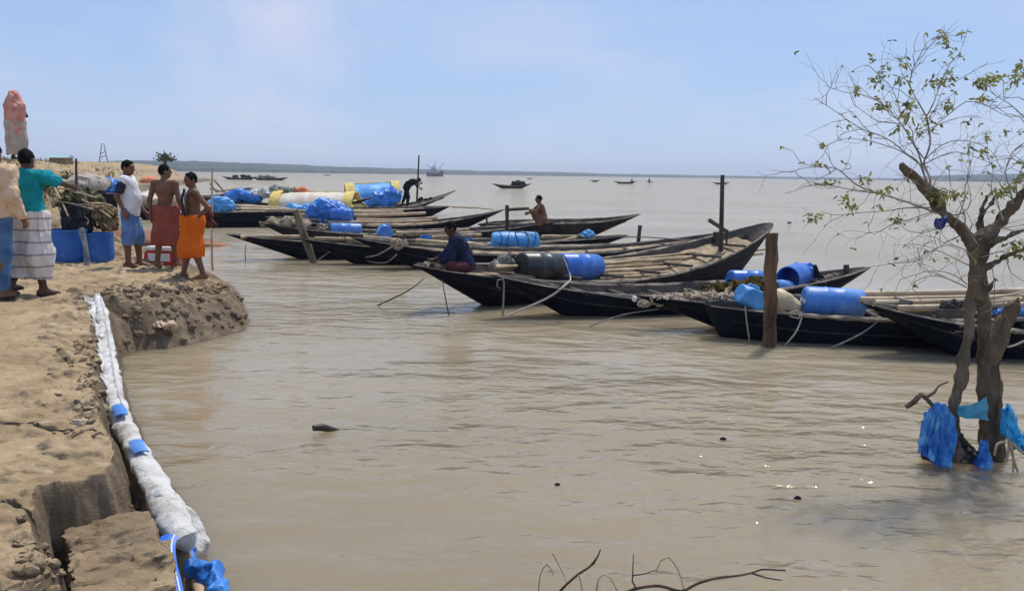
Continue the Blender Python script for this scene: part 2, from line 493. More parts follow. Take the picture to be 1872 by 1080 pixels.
def land_h(x, y):
    wx = fbm(x * 2.3, y * 2.3, 3) * 0.10; wy = fbm(x * 2.3 + 50, y * 2.3 + 9, 3) * 0.10
    k = np.clip((y - 2) / 10, 0.35, 1)
    dT = sdist(x + wx * k, y + wy * k, TOP); dB = sdist(x + wx * .6, y + wy * .6, BASE)
    top = 0.60 - 0.14 * sstep(10.9, 13.2, y) * sstep(-6.2, -4.2, x)
    # rough clods where the bank has been trampled, smoother trodden path on the left
    top = top + 0.016 * fbm(x * 1.6, y * 1.6, 4) + 0.013 * fbm(x * 7, y * 7, 3) + 0.006 * fbm(x * 19, y * 19, 2)
    ridge = np.abs(fbm(x * 5.0, y * 5.0, 3)) - .2
    edge = sstep(1.1, 0.1, dT) * sstep(-0.6, 0.05, dT)
    top = top + ridge * 0.085 * (edge + 0.9 * sstep(9.3, 10.5, y) * sstep(17, 13, y)) - 0.05 * sstep(.35, 0, dT) * sstep(5.6, 7, y)
    for c in CRACKS:
        dd = np.full(x.shape, 9.0)
        for (ax, ay), (bx, by) in zip(c[:-1], c[1:]):
            ex, ey = bx - ax, by - ay
            t = np.clip(((x + wx * .3 - ax) * ex + (y + wy * .3 - ay) * ey) / (ex * ex + ey * ey), 0, 1)
            dd = np.minimum(dd, np.hypot(x + wx * .3 - ax - t * ex, y + wy * .3 - ay - t * ey))
        top = top - 0.07 * sstep(0.022, 0.006, dd)
    # embankment rising on the left, debris mound, ridge under the shawled figure
    far = sstep(16.5, 27, y)
    top = top + far * (1.75 * sstep(0.3, 5.5, dT) + 0.5 * fbm(x * .45, y * .45, 5, .6) + 0.006 * np.clip(y - 20, 0, 200) * sstep(2, 14, dT))
    top = top + 0.62 * np.exp(-(((x + 7.95) / .85) ** 2 + ((y - 15.9) / .9) ** 2)) + .25 * np.exp(-(((x + 8.9) / 1.2) ** 2 + ((y - 15.9) / 1.2) ** 2))
    top = top + (1.05) * np.exp(-(((x + 13.4) / 2.6) ** 2 + ((y - 23.3) / 2.4) ** 2)) * (1 + .12 * fbm(x * 1.4, y * 1.4, 3))
    out = np.clip(-dT, 0, None); inn = np.clip(dB, 0, None)
    t = inn / (inn + out + 1e-6)
    q = 0.85 + 6.0 * sstep(6.3, 5.7, y)
    wall = sstep(6.3, 5.7, y); o2 = np.clip(out + .055 * fbm(x * 7, y * 7, 4), 0, None)
    slope = np.where(dT > 0, 1.0, t ** .85 * (1 - wall) + wall * (t ** .5) * (1 - .88 * sstep(0, .15, o2)))
    h = top * slope
    mid = slope * (1 - slope) * 4
    h = h + mid * (0.10 * fbm(x * 4, y * 4, 4) + 0.16 * (np.abs(fbm(x * 2.6 + 5, y * 2.6, 3)) - .2) + .05 * (np.abs(fbm(x * 9, y * 9, 2)) - .2)) * sstep(30, 16, y)
    h = np.maximum(h, np.where((dB > -.1) & (y < 6.6), .27 * np.exp(-(pdist(x, y, SLP) / .12) ** 2) * sstep(-.1, .12, dB) * sstep(6.6, 5.9, y), -9))
    h = np.where(dB < 0, np.maximum(-0.6, dB * 0.5 - 0.004), h)
    return h
def land_z(x, y): return float(land_h(np.array([x]), np.array([y]))[0])

def mud_mat():
    m = bpy.data.materials.new('bank_clay'); m.use_nodes = True
    t = m.node_tree; N = t.nodes; L = t.links; b = N['Principled BSDF']
    b.inputs['Roughness'].default_value = 0.92; b.inputs['Specular IOR Level'].default_value = 0.2
    tc = N.new('ShaderNodeTexCoord')
    def noise(scale, det=8, rough=0.6, st=(1, 1, 1)):
        mp = N.new('ShaderNodeMapping'); mp.inputs['Scale'].default_value = st; L.new(tc.outputs['Object'], mp.inputs[0])
        n = N.new('ShaderNodeTexNoise'); n.inputs['Scale'].default_value = scale; n.inputs['Detail'].default_value = det; n.inputs['Roughness'].default_value = rough
        L.new(mp.outputs[0], n.inputs['Vector']); return n.outputs[0]
    def ramp(src, *els):
        r = N.new('ShaderNodeValToRGB')
        while len(r.color_ramp.elements) < len(els): r.color_ramp.elements.new(0.5)
        for e, (p, c) in zip(r.color_ramp.elements, els): e.position = p; e.color = (*c, 1)
        L.new(src, r.inputs[0]); return r.outputs[0]
    def mix(f, a, c, bt='MIX'):
        x = N.new('ShaderNodeMixRGB'); x.blend_type = bt
        for s, i in ((f, 0), (a, 1), (c, 2)):
            if isinstance(s, (int, float)): x.inputs[i].default_value = s
            elif isinstance(s, tuple): x.inputs[i].default_value = (*s, 1)
            else: L.new(s, x.inputs[i])
        return x.outputs[0]
    dry = ramp(noise(2.2), (.30, (.255, .180, .100)), (.50, (.375, .272, .155)), (.70, (.47, .36, .225)))
    pale = ramp(noise(9, 6, .7, (.6, 1.6, 1)), (.58, (0, 0, 0)), (.70, (1, 1, 1)))
    dry = mix(pale, dry, (.52, .43, .30))
    wet = ramp(noise(5), (.32, (.105, .078, .05)), (.52, (.175, .13, .085)), (.72, (.27, .205, .14)))
    geo = N.new('ShaderNodeNewGeometry'); sx = N.new('ShaderNodeSeparateXYZ'); L.new(geo.outputs['True Normal'], sx.inputs[0])
    sl = N.new('ShaderNodeMapRange'); sl.inputs['From Min'].default_value = .70; sl.inputs['From Max'].default_value = .93
    L.new(sx.outputs['Z'], sl.inputs['Value'])
    # damp zone close to the water level
    sp = N.new('ShaderNodeSeparateXYZ'); L.new(tc.outputs['Object'], sp.inputs[0])
    hz = N.new('ShaderNodeMath'); hz.operation = 'MULTIPLY_ADD'; L.new(noise(1.7), hz.inputs[0]); hz.inputs[1].default_value = .45; L.new(sp.outputs['Z'], hz.inputs[2])
    dr = N.new('ShaderNodeMapRange'); dr.inputs['From Min'].default_value = .50; dr.inputs['From Max'].default_value = .74; L.new(hz.outputs[0], dr.inputs['Value'])
    f = N.new('ShaderNodeMath'); f.operation = 'MULTIPLY'; L.new(sl.outputs[0], f.inputs[0]); L.new(dr.outputs[0], f.inputs[1])
    col = mix(f.outputs[0], wet, dry)
    dark = ramp(noise(6.5, 8, .7), (.30, (1, 1, 1)), (.42, (0, 0, 0)))
    col = mix(dark, col, (.20, .145, .09))
    L.new(col, b.inputs['Base Color'])
    nb = noise(26, 8, .7); nb2 = noise(7, 5, .6)
    ad = N.new('ShaderNodeMath'); ad.operation = 'MULTIPLY_ADD'; L.new(nb2, ad.inputs[0]); ad.inputs[1].default_value = 2.2; L.new(nb, ad.inputs[2])
    bp = N.new('ShaderNodeBump'); bp.inputs['Strength'].default_value = .8; bp.inputs['Distance'].default_value = .022
    L.new(ad.outputs[0], bp.inputs['Height']); L.new(bp.outputs[0], b.inputs['Normal'])
    return m
MUD = mud_mat()
def bank():
    # rows grow with distance so that the near clay carries fine detail
    ys = [1.6]
    while ys[-1] < 330:
        y = ys[-1]; ys.append(y * (1.0032 if y < 20 else 1.012))
    ys = np.array(ys)
    xs = np.concatenate([np.arange(-2600, -60, 60), np.arange(-60, 480, 3.0)])
    a = (xs - 936) / F_PX
    X = ys[:, None] * a[None, :]; Y = np.repeat(ys[:, None], len(xs), 1)
    Z = land_h(X, Y)
    n, mth = Z.shape
    I = np.arange(n * mth).reshape(n, mth)
    q = np.stack([I[:-1, :-1], I[:-1, 1:], I[1:, 1:], I[1:, :-1]], -1).reshape(-1, 4)
    keep = (Z.ravel()[q] > -0.45).any(1)
    q = q[keep]
    used = np.unique(q); mp_ = np.full(n * mth, -1); mp_[used] = np.arange(len(used))
    P = np.stack([X.ravel(), Y.ravel(), Z.ravel()], 1)[used]
    g = G(); g.add(P, mp_[q].tolist())
    g.obj('ground', MUD, origin=(0, 0, 0), kind='structure')
bank()

# forest on the far shore, one mass
TREELINE = plain('far_forest', (.035, .052, .030), rough=.9, scale=.05, var=.35)
def treeline(name, pts, thick, seed, label=None):
    g = G(); P = []
    for (px, d, h) in pts: P.append((*tuple(at(px, 300, d))[:2], h))
    P = np.array(P); L = np.concatenate([[0], np.cumsum(np.hypot(*np.diff(P[:, :2], axis=0).T))])
    s = np.arange(0, L[-1], 7.0)
    X = np.interp(s, L, P[:, 0]); Y = np.interp(s, L, P[:, 1]); H = np.interp(s, L, P[:, 2])
    prof = [(0, -1.0), (0.02, .35), (.12, .8), (.3, .95), (.55, 1.0), (1, .96)]
    rows = []
    for i, (t, k) in enumerate(prof):
        jag = 1 + .13 * fbm(s / 18 + seed, s * 0 + i * 3.7, 3) + .10 * fbm(s / 90, s * 0 + seed, 2)
        hh = np.where(k < 0, -1.0, H * k * jag)
        rows.append(np.stack([X + fbm(s / 9, s * 0 + i) * 4 * (k > 0), Y + t * thick + fbm(s / 14, s * 0 + i * 2.1) * 5 * (k > 0), hh], 1))
    g.sheet(np.array(rows)[::-1])
    return g.obj(name, TREELINE, kind='stuff', label=label, smooth=False)
treeline('mangrove_forest', [(150, 1250, 15), (290, 1300, 17), (430, 1400, 15.5), (600, 1600, 12.5), (800, 1750, 10), (950, 1900, 9), (1150, 2050, 7), (1500, 2200, 5), (2050, 2300, 5)], 260, 1.3,
         'long grey green forest along the far shore of the river')
treeline('wooded_point', [(1712, 1900, 3), (1740, 1880, 8), (1790, 1800, 12), (1872, 1700, 15), (2000, 1600, 17), (2300, 1500, 18)], 200, 7.7,
         'low dark wooded point across the water behind the bare tree')

# the humid air over the river
HAZE = True
if HAZE:
    m = bpy.data.materials.new('haze_air'); m.use_nodes = True
    t = m.node_tree; t.nodes.remove(t.nodes['Principled BSDF'])
    pv = t.nodes.new('ShaderNodeVolumePrincipled')
    pv.inputs['Color'].default_value = (.80, .87, 1.0, 1)
    pv.inputs['Density'].default_value = 0.00029
    pv.inputs['Anisotropy'].default_value = 0.2
    t.links.new(pv.outputs[0], t.nodes['Material Output'].inputs['Volume'])
    g = G(); g.box((0, 1290, 11.5), (6000, 2700, 25))
    o = g.obj('haze', m, kind='stuff', smooth=False)

# ------------------------------------------------------------------ materials of the things
TAR = mat('tarred_hull', (.0035, .005, .012), (.008, .010, .019), 3, .6, .5, 20, .10, (1, 1, 1), c3=(.045, .039, .035), s3=2.6, lo3=.54, hi3=.80, bdist=.01)
TAR2 = mat('weathered_tar', (.014, .013, .014), (.032, .028, .026), 3, .7, .5, 20, .12, c3=(.08, .066, .054), s3=2.0, lo3=.50, hi3=.72, bdist=.01)
GREYWOOD = mat('grey_boat_wood', (.060, .050, .042), (.125, .105, .088), 4, .8, .6, 26, .2, (1, 1, 4), c3=(.19, .155, .12), s3=3, lo3=.52, hi3=.75, bdist=.008)
RUB = mat('rub_rail_tar', (.012, .012, .016), (.05, .045, .042), 6, .7, .4, 40, .15)
RAIL = mat('worn_gunwale', (.20, .165, .13), (.36, .31, .25), 7, .8, .5, 40, .2, c3=(.10, .08, .07), s3=2.4, bdist=.006)
DECK = mat('split_bamboo_deck', (.20, .145, .085), (.44, .33, .205), 5, .75, .7, 30, .25, (1, 1, 1), c3=(.13, .09, .06), s3=4, bdist=.01)
BAMBOO = mat('dry_bamboo', (.34, .245, .135), (.58, .44, .27), 3, .55, .4, 20, .35, c3=(.24, .165, .09), s3=4, lo3=.55, hi3=.72, bdist=.006)
BAMBOO2 = mat('dusty_bamboo', (.42, .31, .20), (.60, .46, .31), 3, .6, .4, 20, .3, c3=(.27, .185, .115), s3=4, lo3=.55, hi3=.72, bdist=.006)
POSTWOOD = mat('wet_post_wood', (.055, .032, .020), (.22, .125, .065), 6, .75, .8, 18, .25, (1, 1, .25), c3=(.36, .26, .18), s3=4, lo3=.55, hi3=.64, bdist=.012)
DARKPOST = mat('dark_post_wood', (.05, .04, .034), (.11, .085, .07), 5, .8, .7, 18, .2, (1, 1, .3), bdist=.01)
BLUEP = mat('blue_drum_plastic', (.022, .125, .48), (.032, .165, .58), 3, .36, .15, 30, .5, c3=(.16, .28, .50), s3=3.4, lo3=.50, hi3=.78, rvar=.12)
BLUEP2 = mat('faded_blue_plastic', (.055, .20, .58), (.085, .27, .66), 3, .42, .2, 30, .45, c3=(.24, .37, .60), s3=3, lo3=.48, hi3=.75)
BLUET = mat('blue_tarpaulin', (.016, .13, .47), (.035, .22, .66), 2.5, .38, .5, 14, .5, c3=(.10, .36, .85), s3=5, lo3=.55, hi3=.72, bdist=.03)
SKYT = mat('light_blue_tarpaulin', (.04, .25, .60), (.11, .40, .74), 2.5, .4, .5, 14, .5, c3=(.22, .5, .85), s3=4, lo3=.55, hi3=.75, bdist=.03)
BLACKP = mat('black_drum_plastic', (.012, .012, .016), (.03, .03, .032), 3, .38, .2, 30, .5, c3=(.085, .082, .075), s3=2.6, lo3=.50, hi3=.72, rvar=.1)
WHITEP = plain('white_plastic', (.72, .71, .68), .5, .4, .1)
REDP = plain('red_plastic', (.46, .035, .022), .45, .4, .2)
YELLOW = mat('yellow_painted_mat', (.62, .44, .10), (.80, .62, .20), 6, .7, .4, 30, c3=(.35, .25, .12), s3=5, lo3=.58, hi3=.75)
CREAM = mat('cream_canopy_cloth', (.62, .54, .44), (.78, .70, .60), 4, .8, .3, 30, c3=(.55, .36, .30), s3=3, lo3=.55, hi3=.7)
ROPE = mat('pale_rope', (.38, .33, .26), (.58, .52, .43), 20, .9, .6, 120, .1)
DKROPE = mat('dark_rope', (.045, .045, .05), (.10, .095, .09), 20, .9, .6, 120, .1)
GREYROPE = mat('grey_rope', (.17, .16, .15), (.30, .28, .26), 20, .9, .6, 120, .1)
NETPALE = mat('pale_net_heap', (.34, .26, .17), (.72, .60, .43), 24, .95, 1.0, 60, .1, detail=9, lo=.38, hi=.60, c3=(.5, .36, .3), s3=9, bdist=.04)
NETOLIVE = mat('olive_net_heap', (.03, .022, .008), (.27, .19, .055), 26, .95, 1.0, 60, .1, detail=9, lo=.40, hi=.62, bdist=.04)
NETGREEN = mat('green_net_heap', (.10, .16, .13), (.38, .42, .34), 9, .95, .8, 50, .1, detail=9, c3=(.08, .07, .06), s3=6)
SACKW = mat('white_woven_sack', (.54, .53, .51), (.74, .73, .70), 7, .8, 1.0, 13, .15, c3=(.30, .235, .165), s3=4.2, lo3=.48, hi3=.72, bdist=.03)
CREAMJ = mat('cream_jerrycan_plastic', (.55, .42, .24), (.70, .57, .36), 4, .5, .2, 20, .35)
STRAW = mat('dry_thatch', (.12, .085, .045), (.42, .31, .17), 14, .95, 1.0, 50, .1, (1, 1, .3), detail=9, lo=.38, hi=.62, bdist=.03)
STICKM = mat('bare_dry_sticks', (.30, .215, .125), (.52, .40, .26), 5, .8, .5, 30, .15)
RUSTH = mat('rust_brown_hull', (.20, .070, .022), (.31, .12, .042), 2.2, .6, .5, 16, .35, c3=(.14, .06, .03), s3=1.7, lo3=.50, hi3=.68, bdist=.01)
GLASSY = plain('dark_cloth', (.02, .02, .025), .9, .1)

# ------------------------------------------------------------------ boats
def lerp(a, b, t): return a + (b - a) * t
class Boat:
    """slender plank boat between two tips in world space; stations d metres from the bow tip"""
    def __init__(s, bow, stern, beam=1.2, free=.35, ob=1.3, os=1.3, draft=.22, p=2.0, full=.62, heel=4):
        s.b = Vector(bow); s.s = Vector(stern)
        a = s.s - s.b; s.hb, s.hs = s.b.z, s.s.z
        a.z = 0; s.L = a.length; s.ax = a / s.L; s.sdn = Vector((s.ax.y, -s.ax.x, 0))      # points to the camera side
        s.sd = s.sdn * math.cos(math.radians(heel)) - Vector((0, 0, math.sin(math.radians(heel))))
        s.beam, s.free, s.ob, s.os, s.draft, s.p, s.full = beam, free, ob, os, draft, p, full
    def sheer(s, t):
        if t < .45: return s.free + (s.hb - s.free) * (1 - t / .45) ** s.p
        return s.free + (s.hs - s.free) * ((t - .45) / .55) ** s.p
    def keel(s, t):
        d = t * s.L; e = s.L - d
        kb = lerp(s.hb, 0, min(d / s.ob, 1)) if d < s.ob else -s.draft * min((d - s.ob) / 1.2, 1) ** .7
        ks = lerp(s.hs, 0, min(e / s.os, 1)) if e < s.os else -s.draft * min((e - s.os) / 1.2, 1) ** .7
        return max(kb, ks)
    def half(s, t):
        return s.beam / 2 * max(0.0, math.sin(math.pi * min(max(t, 0), 1))) ** s.full
    def pt(s, t, u, v=0.0):
        """u across (-1 far .. 1 near), v height above water"""
        return Vector((s.b.x, s.b.y, 0)) + s.ax * (t * s.L) + s.sd * (u * s.half(t)) + Vector((0, 0, v))
    def skin(s, n=44, m=9, ins=0.0, up=0.0):
        rows = []
        for i in range(n + 1):
            t = i / n
            t = lerp(t, .5 - .5 * math.cos(math.pi * t), .5)
            w = max(s.half(t) - ins, 0.004); zk = s.keel(t) + ins * 1.2; zs = s.sheer(t) + up
            zk = min(zk, zs - .004)
            row = []
            for j in range(-m, m + 1):
                u = j / m
                f = abs(u)
                y = math.copysign(w * (f ** .55) * (0.80 + .20 * f), u) if j else 0
                z = zk + (zs - zk) * f ** 1.9
                row.append(Vector((s.b.x, s.b.y, 0)) + s.ax * (t * s.L) + s.sd * y + Vector((0, 0, z)))
            rows.append(row)
        return rows
    def build(s, label, hull=None, inner=None, group='wooden boats moored side by side along the bank', deck=(.12, .9), deckdrop=.16, ribs=7, rail=None, thick=.035, name='wooden_boat', floor_mat=None):
        hull = hull or TAR; inner = inner or GREYWOOD
        o = s.pt(.5, 0, 0)
        root = empty(name, o, label, 'boat', group); s.root = root
        n, m = 44, 9
        A = s.skin(n, m); B = s.skin(n, m, thick)
        g = G(); g.sheet([r for r in A]); g.obj('hull', hull, root)
        g = G(); g.sheet([r[::-1] for r in B]); g.obj('inner_planking', inner, root)
        g = G()
        for side in (-1, 1):
            pts = []
            for i in range(1, 64):
                t = i / 64
                pts.append(s.pt(t, 0, s.sheer(t) + .006) + s.sd * side * max(s.half(t) - thick / 2, .006))
            rr = [max(.006, min(1, 3 * i / 63, 3 * (62 - i) / 63) * .024 + .008) for i in range(63)]
            g.tube(pts, rr, 6, jit=.5)
        for (pa, h) in ((s.b, s.hb), (s.s, s.hs)):
            pass
        g.obj('gunwale', rail or RAIL, root)
        for side in (-1, 1):
            g = G(); pts = []
            for i in range(3, 46):
                t = i / 48; f = .80; zk, zs = s.keel(t), s.sheer(t)
                w = s.half(t) * (f ** .55) * (.80 + .20 * f) + .004
                pts.append(s.pt(t, 0, zk + (zs - zk) * f ** 1.9) + s.sd * (side * w))
            g.tube(pts, [.003 + .011 * min(1, i / 6, (42 - i) / 6) for i in range(43)], 5)
            g.obj('rub_rail', RUB, root)
        if ribs:
            for k in range(ribs):
                t = lerp(.16, .88, (k + .5) / ribs)
                w = s.half(t) * .97; z = s.sheer(t) - .045
                g = G(); g.box(s.pt(t, 0, z), (.075, 2 * w, .045), Matrix.Rotation(math.atan2(s.ax.y, s.ax.x), 3, 'Z'), .006)
                g.obj('thwart', inner, root)
        if deck:
            g = G(); rows = []
            nn = 26
            for i in range(nn + 1):
                t = lerp(deck[0], deck[1], i / nn)
                z = s.sheer(t) - deckdrop
                f = max(0.05, (z - s.keel(t)) / (s.sheer(t) - s.keel(t))) ** (.55 / 1.9)
                w = max(.02, s.half(t) * f - thick * 1.2)
                rows.append([s.pt(t, 0, z + .01 * math.sin(9 * i + 5 * j)) + s.sd * (w * j / 6) for j in range(-6, 7)])
            g.sheet(rows[::-1], .015); g.obj('deck', floor_mat or DECK, root)
        return root

def boat(label, bow, stern, **k):
    kk = {a: k.pop(a) for a in ('beam', 'free', 'ob', 'os', 'draft', 'p', 'full', 'heel') if a in k}
    b = Boat(bow, stern, **kk); b.build(label, **k); return b

BLK = 'front row of black tarred boats'
A1 = boat('black boat carrying the seated man, its grey stern raised beside the tall pole', on(755, 484, .73), on(1412, 407, 1.12), beam=1.35, free=.38, ob=1.35, os=1.5, hull=TAR, group=BLK, p=1.9, full=.55, heel=11, deckdrop=.12)
A2 = boat('black boat with rope looped over its bow, in front of the drum boat', on(893, 501, .64), on(1592, 488, .62), beam=1.05, free=.30, ob=1.15, os=1.2, group=BLK, deckdrop=.12)
B0 = boat('black boat loaded with a heap of pale nets, a white float tied at its bow', on(1157, 538, .46), on(2050, 524, .66), beam=1.0, free=.36, ob=1.2, os=1.2, group=BLK)
B1 = boat('black flat-sided boat behind the thick brown post, holding jerrycans and a big blue drum', on(1286, 555, .43), on(2060, 566, .5), beam=.95, free=.37, ob=.22, os=.5, group=BLK, p=1.4, full=.36, deckdrop=.2)
C1 = boat('black boat with a rising plain bow behind the bare tree', on(1571, 552, .62), on(2330, 560, .62), beam=1.05, free=.37, ob=1.15, os=1.1, group=BLK, deckdrop=.10)
MID = 'middle row of black boats with bamboo poles'
F1 = boat('black boat with the longest low pointed bow, leftmost of the middle row', on(411, 428, .60), on(1150, 431, .52), beam=1.05, free=.36, ob=1.7, os=1.6, group=MID, deckdrop=.06)
F2 = boat('black boat whose pale-edged bow lies just right of the leaning stake', on(548, 436, .58), on(1212, 448, .42), beam=.95, free=.34, ob=1.2, os=1.0, group=MID, deckdrop=.06)
F3 = boat('black boat with knotted ropes at its bow, behind the seated man', on(640, 433, .68), on(1330, 424, .85), beam=1.1, free=.36, ob=1.4, os=1.6, group=MID, deckdrop=.06)
BAK = 'back rows of moored boats'
Gb = boat('dark brown boat holding a net heap and one blue drum, squatting man at its tail', on(474, 407, .70), on(1018, 404, .74), beam=1.1, free=.40, ob=1.3, os=1.3, hull=TAR2, group=BAK, deckdrop=.08)
Kb = boat('grey boat with a long empty rising stern right of the squatting man', on(872, 410, .42), on(1173, 391, .80), beam=1.15, free=.52, ob=.8, os=1.8, hull=TAR2, group=BAK, p=2.6)
Hb = boat('large black boat with a blue tarpaulin heap amidships and stern reaching the short post', on(483, 396, .62), on(926, 382, 1.0), beam=1.35, free=.45, ob=1.2, os=2.0, group=BAK, deckdrop=.05, p=2.3)
Ib = boat('black boat with a blue covered bow nearest the standing men', on(318, 391, .5), on(824, 377, .74), beam=1.4, free=.62, ob=.6, os=1.6, group=BAK, deckdrop=.05, hull=TAR, p=2.6)
Lb = boat('boat with a cream canopy ending in yellow arches', on(418, 366, .74), on(686, 359, 1.02), beam=1.6, free=.50, ob=1.2, os=2.2, group=BAK, hull=TAR2, deckdrop=.1)
Mb = boat('boat with a blue canopy between yellow bands, a man bending at its stern', at(588, 371, 43.5), at(836, 347, 45.0), beam=1.6, free=.42, ob=1.2, os=2.6, group=BAK, hull=TAR2, deckdrop=.1)
Nb = boat('small dark boat with sticks across its stern, left behind the men', on(330, 355, .6), on(462, 343, .95), beam=1.3, free=.4, ob=1.2, os=1.8, group=BAK, hull=TAR2)
Ob = boat('dark boat under a blue cover beached by the earth mound', on(150, 352, .9), on(262, 362, .55), beam=1.9, free=.9, ob=.8, os=.8, group=BAK, hull=TAR, deckdrop=.1)
Pb = boat('boat with a pale cloth cover drawn up behind the man in white', on(240, 372, .7), on(330, 372, .6), beam=1.3, free=.45, ob=.9, os=.9, group=BAK, hull=TAR2)

# ------------------------------------------------------------------ people
def skin_mat(name, c): return mat(name, tuple(x * .8 for x in c), tuple(x * 1.2 for x in c), 7, .50, .15, 60, .4, bdist=.004)
SKIN_D = skin_mat('dark_brown_skin', (.085, .036, .018))
SKIN_B = skin_mat('brown_skin', (.17, .072, .036))
SKIN_L = skin_mat('light_brown_skin', (.30, .135, .07))
HAIR = mat('black_hair', (.004, .004, .005), (.010, .009, .009), 30, .8, .4, 90, .08, bdist=.006)
EYE_M = plain('eye_dark', (.03, .02, .018), .3, .5)
LIP = plain('lip_tone', (.16, .05, .04), .5, .3)
def cloth(name, c, c2=None, **k): return mat(name, c, c2 or tuple(min(1, x * 1.3) for x in c), 5, .88, .5, k.pop('bscale', 45), .12, bdist=.008, **k)

def frame(fwd, up=(0, 0, 1)):
    f = Vector(fwd).normalized(); u = Vector(up); u = (u - f * u.dot(f)).normalized(); x = (-f).cross(u)
    return Matrix((x, -f, u)).transposed()        # columns: side, back, up
class Pose:
    def __init__(s, **k):
        j = dict(pelvis=(0, 0, .93), waist=(0, 0, 1.06), chest=(0, .005, 1.25), neck=(0, .02, 1.40), head=(0, -.015, 1.545), hf=(0, -1, 0), hu=(0, 0, 1),
                 shR=(-.175, .01, 1.355), shL=(.175, .01, 1.355), elR=(-.235, .04, 1.09), elL=(.235, .04, 1.09), wrR=(-.245, -.04, .85), wrL=(.245, -.04, .85),
                 hipR=(-.085, 0, .90), hipL=(.085, 0, .90), knR=(-.095, -.02, .48), knL=(.095, -.02, .48), anR=(-.10, .02, .085), anL=(.10, .02, .085),
                 ftR=(-.03, -1, 0), ftL=(.03, -1, 0), belly=0.0, size=1.0)
        j.update(k); s.__dict__.update({a: (Vector(b) if isinstance(b, tuple) else b) for a, b in j.items()})
    def torso(s, g=0.0):
        c, w, p = s.chest, s.waist, s.pelvis
        up = (s.neck - s.chest).normalized()
        M = frame(-(Vector((0, 1, 0)) - up * up.y), up)
        r = [cap(p + Vector((-.055, 0, 0)), p + Vector((.055, 0, 0)), .108 + g), cap(p, w, .12 + g, .112 + g), cap(w, c, .115 + g, .125 + g),
             ell(c, (.165 + g, .115 + g, .17 + g), M), cap(s.shR, s.shL, .060 + g), cap(c, s.neck, .095 + g, .058 + g)]
        if s.belly: r.append(ell(w + Vector((0, -.055, .02)), (.135 + g, .12 + g, .15 + g)))
        return r
    def headp(s):
        M = frame(s.hf, s.hu); h = s.head; T = lambda x, y, z: h + M @ Vector((x, y, z))
        return [ell(T(0, .008, .02), (.073, .092, .095), M), ell(T(0, -.028, -.055), (.052, .060, .062), M), cap(T(0, -.082, .012), T(0, -.103, -.022), .010, .015),
                ell(T(.074, .012, -.012), (.012, .022, .032), M), ell(T(-.074, .012, -.012), (.012, .022, .032), M), cap(T(-.03, -.078, .028), T(.03, -.078, .028), .014),
                cap(s.neck - Vector((0, 0, .02)), h + M @ Vector((0, .02, -.04)), .053, .05)]
    def arm(s, q):
        sh, el, wr = getattr(s, 'sh' + q), getattr(s, 'el' + q), getattr(s, 'wr' + q)
        w = (wr - el).normalized()
        side = Vector((1 if q == 'R' else -1, 0, 0))
        n = (side - w * side.dot(w)); n = n.normalized() if n.length > .05 else Vector((0, 1, 0))   # palm faces the body
        b = w.cross(n).normalized()
        if b.y > 0: b = -b                                                                           # thumb side to the front
        r = [cap(sh, el, .052, .040), cap(el, wr, .041, .027)]
        c = wr + w * .02
        for k in (-1, 0, 1): r.append(cap(c + b * (k * .018), c + w * .062 + b * (k * .022), .016, .014))
        for k, ln in ((1.5, .062), (.5, .072), (-.5, .068), (-1.5, .052)):
            f0 = c + w * .065 + b * (k * .0165); f1 = f0 + (w * .86 + n * .45) * (ln * .55); f2 = f1 + (w * .45 + n * .88) * (ln * .5)
            r += [cap(f0, f1, .0095, .009), cap(f1, f2, .009, .0078)]
        t0 = c + w * .012 + b * .030; t1 = t0 + (w * .7 + b * .55 + n * .3) * .034; t2 = t1 + (w * .9 + n * .45) * .028
        r += [cap(t0, t1, .011, .0105), cap(t1, t2, .0105, .009)]
        return r
    def leg(s, q):
        h, kn, an, f = getattr(s, 'hip' + q), getattr(s, 'kn' + q), getattr(s, 'an' + q), getattr(s, 'ft' + q).normalized()
        sd = f.cross(Vector((0, 0, 1))).normalized()
        calf = kn.lerp(an, .32) - f * .022
        r = [cap(h, kn, .088, .056), cap(kn, an, .053, .034), cap(kn.lerp(an, .1), calf, .045, .05), cap(calf, an, .05, .034)]
        hl = an - f * .045 - Vector((0, 0, .05))
        toe = an + f * .125 - Vector((0, 0, .062))
        r += [cap(an, hl, .036, .032), cap(an - Vector((0, 0, .02)), toe, .036, .022), cap(hl, toe + sd * .02, .03, .022), cap(hl, toe - sd * .02, .028, .02)]
        for k, ln in enumerate((.058, .05, .046, .042, .034)):
            b0 = toe + sd * ((k - 2) * .0165 * (-1 if q == 'R' else 1))
            r.append(cap(b0, b0 + f * ln - Vector((0, 0, .004)), .0125 if k else .015, .010))
        return r
    def body(s): return s.torso() + s.headp() + s.arm('R') + s.arm('L') + s.leg('R') + s.leg('L')

def person(loc, rz, pose, label, skin, group=None, h=.0095, hair=True, feet_z=None):
    root = empty('person', loc, label, 'person', group, rz)
    k = pose.size
    root.scale = (k, k, k)
    g = blob(pose.body(), h, .022)
    bo = put(g, 'body', skin, root)
    M = frame(pose.hf, pose.hu); T = lambda x, y, z: pose.head + M @ Vector((x, y, z))
    if hair:
        g = blob([ell(T(0, .010, .024), (.081, .099, .101), M)], .008, .01, cut=[(T(0, -.060, .048), M @ Vector((0, -.80, -.6))), (T(0, 0, -.055), M @ Vector((0, -.25, -1)))])
        g.noise(.010, 22)
        put(g, 'hair', HAIR, root)
    for sx in (-1, 1):
        g = blob([ell(T(sx * .030, -.080, .008), (.013, .009, .0075), M)], .004, .005); put(g, 'eye', EYE_M, bo)
    g = blob([ell(T(0, -.086, -.052), (.021, .010, .007), M)], .004, .005); put(g, 'mouth', LIP, bo)
    return root
